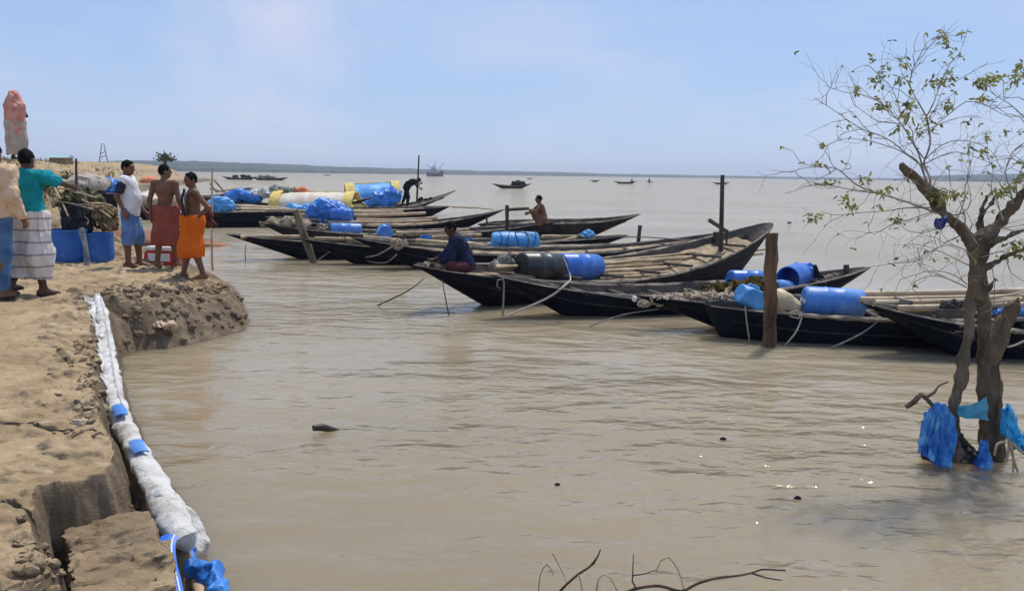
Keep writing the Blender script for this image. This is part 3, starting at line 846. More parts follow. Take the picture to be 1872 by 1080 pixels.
def put(g, name, m, root, label=None):
    """g is in the root's own local space"""
    v = g.verts(); me = bpy.data.meshes.new(name); me.from_pydata(v.tolist(), [], g.f); me.update()
    me.polygons.foreach_set('use_smooth', [True] * len(me.polygons))
    me.materials.append(m); o = link(bpy.data.objects.new(name, me), root)
    if label: o['label'] = label
    return o
def shirt(root, p, m, hem, sleeve=.95, name='shirt', grow=.017, amp=.021, neckcut=None, both=True):
    pr = p.torso()
    for q in ('R', 'L') if both else ():
        sh, el, wr = getattr(p, 'sh' + q), getattr(p, 'el' + q), getattr(p, 'wr' + q)
        if sleeve <= 1: pr.append(cap(sh, sh.lerp(el, sleeve), .062, .055))
        else: pr += [cap(sh, el, .062, .050), cap(el, el.lerp(wr, sleeve - 1), .050, .036)]
    w, c = p.waist, p.chest
    if isinstance(hem, (int, float)): hem = ((0, 0, hem), (0, 0, -1))
    pr.append(cap(p.pelvis - Vector((0, 0, .12)), p.waist, .135, .128))
    nk = p.neck + (p.neck - p.chest).normalized() * .035
    g = blob(pr, .0105, .055, grow=grow, cut=[hem, (nk, (p.head - p.neck) if neckcut is None else neckcut)])
    g.noise(amp, 9, (1, 1, .8), 3.1, 2); g.noise(amp * .5, 24, (1, 1, .6), 8.2, 2)
    return put(g, name, m, root)
def wrap(root, p, m, hem, top=1.0, name='lungi', amp=.030, r=(.118, .105, .092), grow=.0, k=.16, fill=False):
    pr = [cap((0, .02, 1.25), (0, 0, .1), .17, .195)] if fill else []
    for q in 'RL':
        h, kn, an = getattr(p, 'hip' + q), getattr(p, 'kn' + q), getattr(p, 'an' + q)
        pr += [cap(h, kn, r[0], r[1]), cap(kn, an, r[1], r[2])]
    pr += [cap((p.hipR + p.hipL) / 2, (p.knR + p.knL) / 2, r[0], r[1]), cap(p.pelvis, p.waist, .135, .125)]
    g = blob(pr, .011, k, grow=grow, cut=[((0, 0, hem), (.04, .05, -1)), ((0, 0, top), (0, 0, 1))])
    g.noise(amp, 10, (1, 1, .14), 5.7, 2); g.noise(amp * .35, 22, (1, 1, .3), 1.2, 2)
    return put(g, name, m, root)
def stripes(name, base, line, freq, width=.90):
    """woven cloth with bands running round the body"""
    m = mat(name, base, tuple(min(1, x * 1.15) for x in base), 5, .88, .5, 45, .12, bdist=.008)
    t = m.node_tree; N = t.nodes; L = t.links; b = N['Principled BSDF']
    src = b.inputs['Base Color'].links[0].from_socket
    w = N.new('ShaderNodeTexWave'); w.bands_direction = 'Z'; w.inputs['Scale'].default_value = freq; w.inputs['Distortion'].default_value = 1.2; w.inputs['Detail Scale'].default_value = 1.0
    tc = N.new('ShaderNodeTexCoord'); L.new(tc.outputs['Object'], w.inputs[0])
    r = N.new('ShaderNodeMapRange'); r.inputs['From Min'].default_value = width; r.inputs['From Max'].default_value = 1.0; r.inputs['To Max'].default_value = .75
    L.new(w.outputs['Fac'], r.inputs['Value'])
    x = N.new('ShaderNodeMixRGB'); x.inputs[2].default_value = (*line, 1)
    L.new(r.outputs[0], x.inputs[0]); L.new(src, x.inputs[1]); L.new(x.outputs[0], b.inputs['Base Color'])
    return m
def ground_at(px, d):
    p = at(px, 500, d); return Vector((p.x, p.y, land_z(p.x, p.y)))
def sandals(root, p, m):
    for q in 'RL':
        an, f = getattr(p, 'an' + q), getattr(p, 'ft' + q).normalized(); an = Vector((an.x, an.y, an.z - .085))
        g = G(); sd = f.cross(Vector((0, 0, 1))).normalized(); rows = []
        for i in range(9):
            t = i / 8; w = .036 + .012 * math.sin(t * math.pi) + .008 * t
            c = an + f * (-.085 + .285 * t)
            if i in (0, 8): w *= .55
            rows.append([c + sd * (w * u) for u in (-1, 0, 1)])
        g.sheet(rows, .018); put(g, 'sandal', m, root)
DENIM = cloth('blue_denim', (.05, .10, .20), (.11, .20, .34))
DENIML = cloth('washed_denim', (.07, .15, .34), (.16, .29, .52))
SOLE = plain('sandal_rubber', (.03, .025, .022), .8, .2)

# man in a peach shirt, at the left edge
p = Pose(hipR=(-.085, 0, .92), knR=(-.09, .02, .50), anR=(-.085, .09, .10), knL=(.09, -.16, .50), anL=(.10, -.20, .085), elR=(-.235, .06, 1.10), wrR=(-.265, -.05, .88), elL=(.27, .0, 1.10), wrL=(.33, -.12, .88), size=1.06)
o = person(ground_at(0, 10.0), math.radians(172), p, 'man in peach shirt and blue jeans walking away at the left edge', SKIN_B)
shirt(o, p, cloth('peach_shirt', (.56, .40, .26)), .86, 1.93)
wrap(o, p, DENIM, .10, .98, 'trousers', .012, (.098, .072, .058), k=.05); sandals(o, p, SOLE)
# man in a teal shirt, right arm held out
p = Pose(elR=(-.33, -.03, 1.30), wrR=(-.36, -.25, 1.25), shR=(-.18, .0, 1.36), elL=(.25, -.12, 1.14), wrL=(.10, -.33, 1.22), knR=(-.11, .06, .48), anR=(-.13, .02, .085), knL=(.10, -.08, .48), anL=(.16, .16, .15), ftR=(-.45, -1, 0), size=1.035)
o = person(ground_at(60, 10.5), math.radians(176), p, 'man in teal shirt and white banded lungi holding out his right arm', SKIN_D)
shirt(o, p, cloth('teal_shirt', (.008, .20, .24), (.012, .30, .34)), .84, .86)
wrap(o, p, stripes('white_banded_cloth', (.64, .57, .52), (.16, .12, .12), 2.3, .90), .20, .97, 'lungi', .03, (.125, .12, .105)); sandals(o, p, SOLE)
# man in a white shirt and denim shorts, hand at his hip
p = Pose(belly=1, hf=(-.25, -1, -.05), elR=(-.235, .10, 1.11), wrR=(-.21, .02, .89), elL=(.225, -.02, 1.08), wrL=(.19, -.20, .84), knR=(-.09, -.0, .48), anR=(-.09, .02, .085), anL=(.09, -.10, .085), knL=(.09, -.10, .48), ftR=(.05, -1, 0), size=1.0)
o = person(ground_at(241, 13.9), math.radians(97), p, 'man in white shirt and rolled denim shorts with navy sleeves', SKIN_B)
shirt(o, p, cloth('white_shirt', (.68, .66, .66), (.80, .78, .78)), .80, .0, 'shirt', .020, both=False, amp=.007)
for q in 'RL':
    sh, el = getattr(p, 'sh' + q), getattr(p, 'el' + q)
    g = blob([cap(sh, sh.lerp(el, .62), .066, .062)], .0105, .03, grow=.006); g.noise(.01, 10); put(g, 'sleeve', cloth('navy_sleeve', (.035, .030, .055)), o)
wrap(o, p, DENIML, .36, .98, 'shorts', .014, (.108, .088, .075), k=.05)
# man with a brick red lungi, back to us
p = Pose(hf=(-.75, -.6, .05), elR=(-.24, .03, 1.09), wrR=(-.27, -.07, .86), elL=(.245, .05, 1.09), wrL=(.23, .05, .84), knR=(-.10, -.03, .47), anR=(-.11, -.08, .085), knL=(.11, .02, .48), anL=(.15, .06, .085), size=.955)
o = person(ground_at(308, 13.9), math.radians(176), p, 'shirtless man in a brick red lungi standing with his back turned', SKIN_B)
wrap(o, p, cloth('brick_red_cloth', (.23, .060, .042), (.30, .085, .06)), .34, 1.0, 'lungi', .02, (.118, .105, .09))
# man with an orange lungi, elbow out
p = Pose(hf=(.35, -.9, 0), shL=(.175, .03, 1.35), elL=(.27, .22, 1.12), wrL=(.17, .06, .97), elR=(-.24, 0, 1.09), wrR=(-.2, -.12, .86), knL=(.10, -.02, .47), anL=(.12, .12, .085), knR=(-.10, -.08, .48), anR=(-.10, -.16, .085), ftL=(.3, -1, 0), size=.94)
o5 = person(ground_at(356, 13.1), math.radians(-66), p, 'shirtless man in a bright orange lungi with his hand on his hip', SKIN_B)
wrap(o5, p, cloth('orange_cloth', (.62, .11, .010), (.72, .15, .014)), .34, 1.0, 'lungi', .024, (.125, .112, .095))
g = G(); rows = []
for i in range(15):
    t = i / 14
    rows.append([Vector((.10 + .05 * (u - .5) + .10 * u, -.125 - .02 * math.sin(3 * t) - .03 * (t > .2) * (1 - t) + .015 * math.sin(9 * u + 5 * t), 1.41 - .42 * t + (.0 if t > .1 else -.0))) for u in (0, .25, .5, .75, 1)])
g.sheet(rows, .012); put(g, 'towel', cloth('navy_towel', (.02, .025, .05)), o5)

# seated man in the black boat
c = A1.pt(.105, 0, 0); zc = A1.sheer(.105)
p = Pose(pelvis=(0, 0, .13), waist=(0, -.03, .25), chest=(0, -.11, .43), neck=(0, -.18, .585), head=(0, -.245, .715), hf=(0, -1, -.35), hu=(0, -.35, 1), shR=(-.17, -.15, .535), shL=(.17, -.15, .535),
         elR=(-.22, -.27, .30), elL=(.22, -.27, .30), wrR=(-.16, -.50, .20), wrL=(.15, -.48, .17), hipR=(-.09, 0, .11), hipL=(.09, 0, .11), knR=(-.30, -.27, .15), knL=(.30, -.27, .15), anR=(.05, -.36, .07), anL=(-.06, -.30, .07), ftR=(1, -.3, 0), ftL=(-1, -.3, 0))
o6 = person(Vector((c.x + .0, c.y, zc - .06)), math.radians(-78), p, 'man in a navy shirt sitting cross legged on the bow of a black boat', SKIN_D)
shirt(o6, p, cloth('navy_shirt', (.014, .018, .045), (.03, .035, .075)), ((0, 0, .07), (0, 0, -1)), 1.5, neckcut=None)
wrap(o6, p, cloth('maroon_shorts', (.085, .025, .03)), .04, .24, 'shorts', .01, (.105, .075, .05), k=.05)
for q in ():
    pass
# squatting man
p7 = Pose(pelvis=(0, .05, .16), waist=(0, .04, .29), chest=(0, -.02, .47), neck=(0, -.06, .62), head=(0, -.10, .755), shR=(-.17, -.04, .575), shL=(.17, -.04, .575), elR=(-.20, -.24, .42), elL=(.20, -.24, .42), wrR=(-.09, -.40, .36), wrL=(.09, -.40, .36),
          hipR=(-.09, .03, .16), hipL=(.09, .03, .16), knR=(-.14, -.30, .42), knL=(.14, -.30, .42), anR=(-.11, -.10, .085), anL=(.11, -.10, .085))
c = at(990, 408, 26.0)
o7 = person(Vector((c.x, c.y, Gb.sheer(.955) - .05)), math.radians(-78), p7, 'shirtless man squatting on the tail of a dark boat', SKIN_B, h=.012)
wrap(o7, p7, cloth('tan_cloth', (.14, .09, .06)), .05, .26, 'lungi', .01, (.105, .07, .05), k=.06)
# man bending over his pole
p8 = Pose(pelvis=(0, .12, .88), waist=(0, .05, 1.0), chest=(0, -.14, 1.13), neck=(0, -.29, 1.20), head=(0, -.43, 1.21), hf=(0, -.6, -.8), hu=(0, -.8, .6), shR=(-.17, -.24, 1.15), shL=(.17, -.24, 1.15), elR=(-.17, -.40, .98), elL=(.17, -.38, .96), wrR=(-.03, -.53, 1.08), wrL=(.03, -.52, .86),
          hipR=(-.085, .1, .86), hipL=(.085, .1, .86), knR=(-.12, .02, .46), knL=(.12, .18, .47), anR=(-.12, .06, .085), anL=(.14, .34, .085), size=1.12)
c = at(748, 362, 44.3)
t_ = (c - Mb.b).dot(Mb.ax) / Mb.L
c = Mb.pt(t_, 0, Mb.sheer(t_) - .13)
o8 = person(c, math.radians(92), p8, 'dark clothed man bending over a pole at the stern of a distant boat', SKIN_D, h=.013)
shirt(o8, p8, cloth('black_shirt', (.012, .012, .016)), ((0, .12, .84), (0, .45, -1)), 1.4)
wrap(o8, p8, cloth('black_trousers', (.015, .015, .02)), .2, .98, 'trousers', .01, (.10, .08, .06), k=.06)
g = G(); a = at(766, 284, 44.3); b = at(762, 366, 44.3); g.tube([b - Vector((0, 0, .1)), a], [.05, .035], 8, .3, jit=.2)
g.obj('boat_pole', DARKPOST, label='upright dark pole gripped by the bending man', cat='pole')
# figure wrapped in a pink shawl on the mound
base = ground_at(45, 23.0); base.z = max(base.z, 2.32)
p0 = Pose(elR=(-.2, -.16, 1.10), elL=(.2, -.16, 1.10), wrR=(-.05, -.24, 1.2), wrL=(.05, -.24, 1.2), hf=(.3, -1, 0))
o = person(base, math.radians(170), p0, 'person wrapped in a pink shawl over a pale robe standing on the earth mound', SKIN_D, h=.012)
wrap(o, p0, cloth('pale_robe', (.36, .28, .21), (.52, .43, .34)), .12, 1.28, 'robe', .026, (.12, .11, .12), k=.2, fill=True)
pr = [ell((0, .0, 1.56), (.135, .14, .14)), ell((-.03, .02, 1.62), (.11, .12, .09)), cap((-.19, .02, 1.34), (.19, .02, 1.34), .10), cap((0, .03, 1.45), (0, .07, 1.10), .19, .21), cap((-.13, .10, 1.3), (-.17, .12, .62), .10, .055), cap((-.06, .15, 1.3), (-.09, .17, .74), .09, .05), cap((.17, 0, 1.3), (.24, -.04, 1.08), .10, .085), cap((-.18, .03, 1.3), (-.22, .02, 1.0), .09, .07)]
g = blob(pr, .013, .07, cut=[((0, -.11, 1.5), (0, -1, -.1))]); g.noise(.048, 8, (1, 1, .35), 2.2, 2); g.noise(.020, 18, (1, 1, .4), 4.2, 2)
put(g, 'shawl', cloth('pink_shawl', (.50, .20, .16), (.68, .34, .27), bscale=25), o)

# ------------------------------------------------------------------ things on the bank
def hit(px, py, off=0.0, d0=2.2, d1=40):
    """first point along a pixel's ray that lies `off` above the ground"""
    v = ray(px, py); ds = np.arange(d0, d1, .03)
    x = v.x / v.y * ds; z = EYE + v.z / v.y * ds
    k = np.argmax(z <= np.maximum(land_h(x, ds), 0) + off)
    return Vector((x[k], ds[k], z[k]))
def bp(b, px, py, u=0.0):
    """point of a pixel's ray on the upright plane along a boat's middle, u half-beams to the camera side"""
    v = ray(px, py); n = b.sdn; p0 = b.b + n * (u * b.beam / 2)
    t = ((p0 - Vector((0, 0, EYE))).dot(n)) / v.dot(n)
    return Vector((0, 0, EYE)) + v * t
def prism_planes(poly, top, tilt=(0, 0, 1)):
    c = sum((Vector(p) for p in poly), Vector((0, 0))) / len(poly); cuts = [((c.x, c.y, top), tilt)]
    for i in range(len(poly)):
        a, b = Vector(poly[i]), Vector(poly[(i + 1) % len(poly)]); e = b - a; n = Vector((e.y, -e.x))
        if n.dot(a - c) < 0: n = -n
        n.normalize(); cuts.append(((a.x, a.y, 0), (n.x, n.y, -.12)))
    return c, cuts
# slumped clay block in the break of the bank
poly = P2([(124, 922), (190, 902), (244, 914), (264, 960), (284, 1010), (290, 1110), (172, 1120), (150, 1015)], .40)
c, cuts = prism_planes(poly, .40, (-.07, .10, 1))
g = blob([ell((c.x, c.y, 0), (.95, .95, .9))], .018, .03, cut=cuts)
v = g.verts(); v = v[:, :]
g.noise(.055, 3.2, (1, 1, 1.5), 2.0, 4); g.noise(.018, 14, (1, 1, 2.4), 4.0, 3)
g.obj('clay_block', MUD, origin=(0, 0, 0), label='broken off block of clay fallen beside the white sandbag sleeve', cat='clay block')
# loose clods lying about
g = G(); rr = random.Random(3)
def clod(p, s):
    bm = bmesh.new(); bmesh.ops.create_icosphere(bm, subdivisions=2, radius=1)
    o = Vector((rr.uniform(0, 50), rr.uniform(0, 50), 0))
    a = rr.uniform(.6, 1.3)
    for v in bm.verts:
        k = 1 + .55 * mnoise.noise(v.co * 1.3 + o) + .25 * mnoise.noise(v.co * 3.2 + o)
        v.co = Vector((v.co.x * k * s * a, v.co.y * k * s / a, v.co.z * k * s * .7)) + p
    bm.verts.index_update(); g.add([tuple(v.co) for v in bm.verts], [[v.index for v in f.verts] for f in bm.faces]); bm.free()
for _ in range(420):
    px, py = rr.choice([(rr.gauss(150, 22), rr.uniform(600, 800)), (rr.uniform(190, 440), rr.gauss(532, 8)), (rr.gauss(90, 45), rr.gauss(1045, 30)), (rr.uniform(225, 450), rr.uniform(545, 620)), (rr.uniform(225, 450), rr.uniform(560, 628)), (rr.gauss(255, 22), rr.gauss(1000, 45)), (rr.gauss(172, 14), rr.uniform(600, 800))])
    if px < 0 or px > 452: continue
    q = hit(px, py)
    if q.z > .02: clod(q + Vector((0, 0, .005)), rr.choice((rr.uniform(.006, .02), rr.uniform(.012, .042))) * (1.6 if q.y > 9 else 1))
g.obj('clay_clods', MUD, origin=(0, 0, 0), kind='stuff')
def stone(px, py, s, m, name, label, cat, flat=.6, seed=1):
    q = hit(px, py); g = blob([ell(q + Vector((0, 0, s * flat * .5)), (s, s * .6, s * flat))], s / 7, .02); g.noise(s * .35, 2 / s, seed=seed)
    g.obj(name, m, label=label, cat=cat)
stone(143, 777, .042, plain('pale_stone', (.55, .47, .36), .85), 'stone', 'small pale stone lying at the end of a ground crack', 'stone')
q = hit(292, 598)
g = blob([ell(q + Vector((-.02, 0, .03)), (.17, .07, .035)), ell(q + Vector((.12, -.02, .03)), (.10, .05, .03))], .012, .05); g.noise(.05, 12)
g.obj('crumpled_bag', plain('dirty_pale_plastic', (.55, .42, .30), .8), label='crumpled pale plastic bag stuck in the mud face of the bank', cat='plastic bag')

# white sandbag sleeve along the edge
SL = [(x, y, r * .76) for x, y, r in SL] + [(338, 985, .075), (348, 1003, .03)]
pts = [hit(x, y, r * .75) for x, y, r in SL]
zs = [p.z for p in pts]
for i in range(1, len(pts)): zs[i] = .6 * zs[i] + .4 * zs[i - 1]
pts = [on(x, y, z) for (x, y, r), z in zip(SL, zs)]
root = empty('sandbag_sleeve', (pts[6].x, pts[6].y, 0.2), 'long white sandbag sleeve laid along the eroding bank edge', 'sandbag')
g = G(); g.tube(pts, [r for _, _, r in SL], 22, .025, jit=.10, flat=.7); g.noise(.017, 5, seed=3, oct_=2); g.noise(.007, 22, (1, 1, 1), 9, 2)
g.obj('sleeve', SACKW, root)
# torn flap over the bank top
rows = []
P_, R_ = resample([p + Vector((0, 0, .02)) for p in pts[:7]], [r for _, _, r in SL[:7]], .04)
for i, (p, r) in enumerate(zip(P_, R_)):
    t = i / len(P_); wdt = (.10 + .11 * abs(mnoise.noise(Vector((i * .21, 0, 4)))) + .05 * mnoise.noise(Vector((i * .9, 3, 1)))) * (1 - .55 * t)
    row = []
    for j in range(7):
        u = j / 6; x = p.x + .03 - (wdt + .04) * u
        z = max(land_z(x, p.y) + .014, p.z + r * .8 - .10 * u - .02)
        row.append(Vector((x, p.y, z + .012 * mnoise.noise(Vector((i * .3, j * .8, 0))))))
    rows.append(row)
g = G(); g.sheet(rows, .008); g.obj('torn_flap', SACKW, root)
for (a, b, nm) in ((0.68, .715, 'blue_patch'), (.79, .825, 'blue_patch')):
    P_, R_ = resample(pts, [r for _, _, r in SL], .02); n = len(P_); rows = []
    for i in range(int(a * n), int(b * n)):
        p, r = P_[i], R_[i] + .016; row = []
        for j in range(9):
            th = math.radians(70 + 60 * j / 8)
            row.append(p + Vector((math.cos(th) * r, 0, math.sin(th) * r * .9)) + Vector(mnoise.turbulence_vector(p * 9 + Vector((3, 5.1, 0)), 3, False)) * .008)
        rows.append(row)
    g = G(); g.sheet(rows, .008); g.obj(nm, BLUEP2, root)
# the slack sack at its near end, bamboo and blue plastic
q = at(340, 985, 4.45)
pr = [ell(at(330, 968, 4.5), (.11, .13, .085)), ell(at(352, 992, 4.45), (.085, .10, .075)), ell(at(348, 1016, 4.35), (.05, .06, .06)), cap(at(300, 925, 4.6), at(330, 975, 4.5), .09)]
g = blob(pr, .010, .05); g.noise(.028, 8, seed=5, oct_=2); g.noise(.010, 22, seed=1, oct_=2)
g.obj('white_sack', SACKW, label='crumpled white woven sack at the near end of the sleeve', cat='sack')
def pole(pts, r, m, label, group=None, name='bamboo_pole', cat='pole', jit=.12, r2=None, sides=8, step=.18, **k):
    n = len(pts); rr_ = [lerp(r, r2 or r * .7, i / (n - 1)) for i in range(n)]
    g = G(); g.tube(pts, rr_, sides, step, jit=jit)
    return g.obj(name, m, label=label, cat=cat, group=group, **k)
pole([at(345, 1020, 4.34) + Vector((0, 0, -.03)), at(362, 1060, 4.10) + Vector((0, 0, -.02)), at(385, 1135, 3.75)], .035, BAMBOO2, 'bamboo pole poking out from blue plastic at the near bank edge', r2=.036, step=.05)
pr = [cap(at(340, 1008, 4.30), at(352, 1040, 4.15), .05, .045), cap(at(352, 1030, 4.2), at(385, 1052, 4.1), .04, .055), cap(at(385, 1052, 4.1), at(400, 1085, 3.95), .055, .06)]
g = blob(pr, .008, .03); g.noise(.026, 9, seed=8, oct_=2); g.noise(.009, 24, seed=2, oct_=2)
g.obj('blue_plastic', BLUET, label='scrunched blue plastic sheet knotted round the bamboo at the edge', cat='plastic sheet')
# blue strap with white lines
m = mat('blue_striped_strap', (.02, .13, .62), (.03, .17, .70), 6, .45, .2, 40, .4)
root = empty('strap', at(312, 1030, 4.2), 'flat blue strap with white lines hanging over the near bank edge', 'strap')
S = [(311, 982, 4.32), (305, 1000, 4.26), (307, 1030, 4.14), (314, 1060, 4.02), (322, 1100, 3.85)]
P_, _ = resample([on(s[0], s[1], .44 - .02 * i) for i, s in enumerate(S)], [1] * 5, .02)
g = G(); g.sheet([[p + Vector((dx, 0, .012 * (1 - abs(dx) / .035))) for dx in (-.036, -.018, 0, .018, .036)] for p in P_][::-1], .01); g.obj('band', m, root)
for dx in (.008, .022):
    g = G(); g.sheet([[p + Vector((dx + w, 0, .0145)) for w in (-.0035, .0035)] for p in P_][::-1], .004); g.obj('white_line', WHITEP, root)
pole([hit(150, 1062, .02), hit(235, 1058, .03), at(306, 1052, 4.25)], .013, DKROPE, 'thin dark rope stretched across the clay towards the blue strap', name='rope', cat='rope', r2=.013)
pole([hit(170, 1078, .02), hit(240, 1074, .02), at(310, 1070, 4.1)], .018, DARKPOST, 'grey stick lying across the clay below the thin rope', name='stick', cat='stick')
# thin split cane along the sleeve's water side
pole([at(222, 705, 7.1), at(238, 765, 6.3), at(249, 800, 5.9)], .012, DARKPOST, 'thin dark cane standing along the water side of the sleeve', name='cane', cat='stick', r2=.008)

# ------------------------------------------------------------------ behind the men
def open_barrel(px, d, r, h, label, m):
    b = ground_at(px, d); b.z -= .03
    root = empty('barrel', b, label, 'barrel', 'cut blue barrels below the brush pile')
    T = Matrix.Translation(b)
    g = G(); g.lathe([(r * .90, 0), (r * .97, .03), (r, .12), (r * 1.012, h * .35), (r, h * .6), (r * .99, h), (r * .955, h), (r * .95, .05), (.02, .045)], 28, T); g.obj('body', m, root)
    g = G(); g.lathe([(r * .985, h - .03), (r * 1.03, h - .028), (r * 1.035, h + .006), (r * .95, h + .008), (r * .945, h - .028)], 28, T); g.obj('rim', m, root)
    return b
BARR = mat('dusty_blue_barrel', (.014, .095, .36), (.02, .13, .46), 3, .42, .15, 30, .45, (1, 1, .6), c3=(.19, .20, .26), s3=2.4, lo3=.60, hi3=.85)
b1 = open_barrel(124, 14.35, .315, .52, 'wider blue cut barrel on the left, a wrapped stick leaning in front', BARR)
b2 = open_barrel(184, 14.5, .225, .50, 'narrower blue barrel with a muddy lower side, right of the wider one', BARR)
pole([at(160, 490, 13.85), at(156, 455, 13.9), at(150, 418, 14.0)], .045, mat('blue_grey_rag', (.10, .14, .19), (.28, .27, .25), 9, .9, .6, 40, .1), 'crooked stick wrapped in blue grey rag in front of the barrels', name='stick', cat='stick', r2=.05, jit=.5, step=.04)
stone(134, 478, .10, plain('pale_board', (.55, .50, .45), .9), 'broken_slab', 'small pale slab lying in front of the blue barrels', 'slab', .35, 3)
# brush pile on the mound
c = at(150, 372, 15.2)
g = blob([ell(at(142, 366, 15.0), (.30, .3, .20)), ell(at(165, 388, 15.0), (.26, .3, .16))], .022, .1); g.noise(.13, 5, seed=4); g.noise(.05, 16, seed=2)
g.obj('net_bundle', mat('dull_green_net', (.05, .055, .03), (.24, .22, .13), 12, .95, 1.0, 50, .1, detail=9, lo=.4, hi=.62), label='dull green net bundle heaped on top of the earth mound', cat='net')
g = blob([cap(at(130, 385, 14.75), at(134, 418, 14.6), .17, .15), cap(at(150, 388, 14.7), at(152, 418, 14.55), .15, .13)], .022, .06); g.noise(.05, 8, (1, 1, .2), 3)
g.obj('hanging_cloth', mat('black_cloth', (.010, .010, .012), (.035, .033, .034), 6, .9, .6, 40, .1), label='black cloth hanging from the brush pile behind the barrels', cat='cloth')
g = blob([ell(at(185, 392, 14.9), (.26, .24, .17)), ell(at(196, 405, 14.9), (.16, .2, .13))], .025, .06); g.noise(.06, 7, seed=6); g.noise(.05, 30, seed=5)
g.obj('straw_heap', STRAW, label='brown straw and bark heap on the mound beside the teal man', cat='straw heap')
STK = [((92, 352), (162, 402)), ((97, 350), (138, 405)), ((100, 345), (125, 395)), ((110, 372), (185, 378)), ((95, 366), (170, 383)), ((150, 365), (203, 398)), ((168, 383), (160, 410)), ((176, 388), (178, 412)),
       ((120, 350), (178, 362)), ((185, 380), (208, 392)), ((108, 345), (150, 352)), ((165, 372), (205, 376)), ((172, 400), (196, 415)), ((104, 360), (112, 400))]
for i, (a, b) in enumerate(STK):
    pole([at(*a, 14.75 + .25 * math.sin(i)), at((a[0] + b[0]) / 2, (a[1] + b[1]) / 2 - 2, 14.7 + .1 * math.cos(i)), at(*b, 14.45 + .1 * math.sin(2 * i))], .008 + .005 * (i % 3), STICKM,
         'bare pale stick sticking out of the brush pile on the mound', 'sticks of the brush pile', name='stick', cat='stick', jit=.35)
# red and white cool box
b = ground_at(303, 14.55)
root = empty('cool_box', b, 'red and white cool box standing behind the bare legged men', 'cool box', None, math.radians(-12))
R_ = Matrix.Rotation(math.radians(-12), 3, 'Z')
L_ = lambda x, y, z: b + R_ @ Vector((x, y, z))
g = G(); g.box(L_(0, 0, .13), (.52, .34, .26), R_, .02); g.obj('body', REDP, root)
g = G(); g.box(L_(0, -.003, .15), (.40, .345, .13), R_, .004); g.obj('white_band', WHITEP, root)
g = G(); g.box(L_(0, 0, .29), (.55, .37, .06), R_, .02); g.obj('lid', WHITEP, root)
g = G(); g.tube([L_(-.28, -.12, .22), L_(-.30, -.12, .12), L_(-.30, .12, .12), L_(-.28, .12, .22)], .012, 6); g.obj('handle', REDP, root)
# bundle carried by the man in orange
g = blob([ell(at(381, 393, 13.25), (.07, .06, .10)), ell(at(380, 408, 13.25), (.085, .07, .07)), ell(at(392, 411, 13.3), (.05, .05, .05))], .010, .04); g.noise(.03, 14, seed=2)
g.obj('cloth_bundle', mat('reddish_brown_cloth', (.07, .026, .018), (.16, .06, .04), 8, .85, .5, 40, .1), label='reddish brown cloth bundle hanging at the orange clad man\'s side', cat='bundle')
pole([at(387, 442, 15.2) - Vector((0, 0, .5)), at(387, 442, 15.2), at(388, 311, 15.2)], .020, BAMBOO2, 'thin straight pale stick standing beside the man in orange', name='stake', cat='stake', r2=.016)
# rust brown hull lying in the shallows
rows = []
e0, e1 = on(196, 448, 0), on(424, 449, 0)
for i in range(31):
    t = i / 30; c = e0.lerp(e1, t); hgt = .62 * (1 - t) ** .75 * (1 - .25 * (1 - t) ** 4) + .01; w = .95 * (1 - t ** 2.2) ** .8 + .01
    row = []
    for j in range(13):
        th = math.pi * j / 12; row.append(c + Vector((0, -math.cos(th) * w, hgt * math.sin(th) ** .8 - .03)))
    rows.append(row)
g = G(); g.sheet(rows, .05); g.noise(.03, 1.4, seed=1)
g.obj('overturned_boat', RUSTH, label='rust brown overturned boat hull lying in the shallows behind the men', cat='boat hull')

# far left bank: bushes, lattice tower, palm, stakes
LEAFD = mat('dark_bush_leaf', (.035, .055, .022), (.085, .115, .045), 3, .7, .0, 20, .3, trans=.25)
TRUNKD = plain('bush_stem', (.10, .075, .05), .9)
def bush(px, py, d, w, h, n, label, name='bush', seed=1, leaf=.14):
    r = random.Random(seed); b = at(px, py, d); b.z = max(land_z(b.x, b.y) if d < 150 else 3.4, 0)
    top = at(px, py, d).z
    root = empty(name, b, label, 'bush')
    g = G()
    for k in range(5): g.tube([b - Vector((0, 0, .1)), b + Vector((r.uniform(-.3, .3) * w, r.uniform(-.3, .3) * w, h * r.uniform(.5, .9)))], [.05, .015], 5, .4)
    g.obj('stem', TRUNKD, root)
    g = G(); cs = [(r.uniform(-.42, .42) * w, r.uniform(-.3, .3) * w, r.uniform(.25, .9) * h, r.uniform(.18, .34)) for _ in range(9)]
    for _ in range(n):
        cx, cy, cz, s = r.choice(cs)
        p = b + Vector((cx + r.gauss(0, s * .5) * w * .6, cy + r.gauss(0, s * .5) * w * .6, max(.05, cz + r.gauss(0, s * .45) * h * .8)))
        leafq(g, p, r, leaf)
    g.obj('foliage', LEAFD, root, smooth=False)
def leafq(g, p, r, s, droop=.0):
    a = Vector((r.gauss(0, 1), r.gauss(0, 1), r.gauss(0, .7) - droop)).normalized(); b = a.cross(Vector((r.gauss(0, 1), r.gauss(0, 1), r.gauss(0, 1)))).normalized(); n = a.cross(b)
    L = s * r.uniform(.7, 1.3); w = L * .32
    g.add([p, p + a * L * .45 + b * w + n * L * .06, p + a * L, p + a * L * .45 - b * w + n * L * .06, p + a * L * .5 - n * L * .02], [(0, 4, 1), (1, 4, 2), (2, 4, 3), (3, 4, 0)])
bush(20, 283, 42, 2.6, .75, 700, 'dark green bush on the ridge left of the shawled figure', seed=2)
bush(88, 283, 42, 1.5, .6, 450, 'green bush on the ridge right of the shawled figure', seed=5)
bush(128, 288, 80, 2.2, .9, 260, 'small dark shrub along the top of the far embankment', seed=7, leaf=.25)
b = at(303, 300, 105); b.z = 2.6
root = empty('palm_tree', b, 'small dark tree standing at the end of the sandy embankment', 'tree')
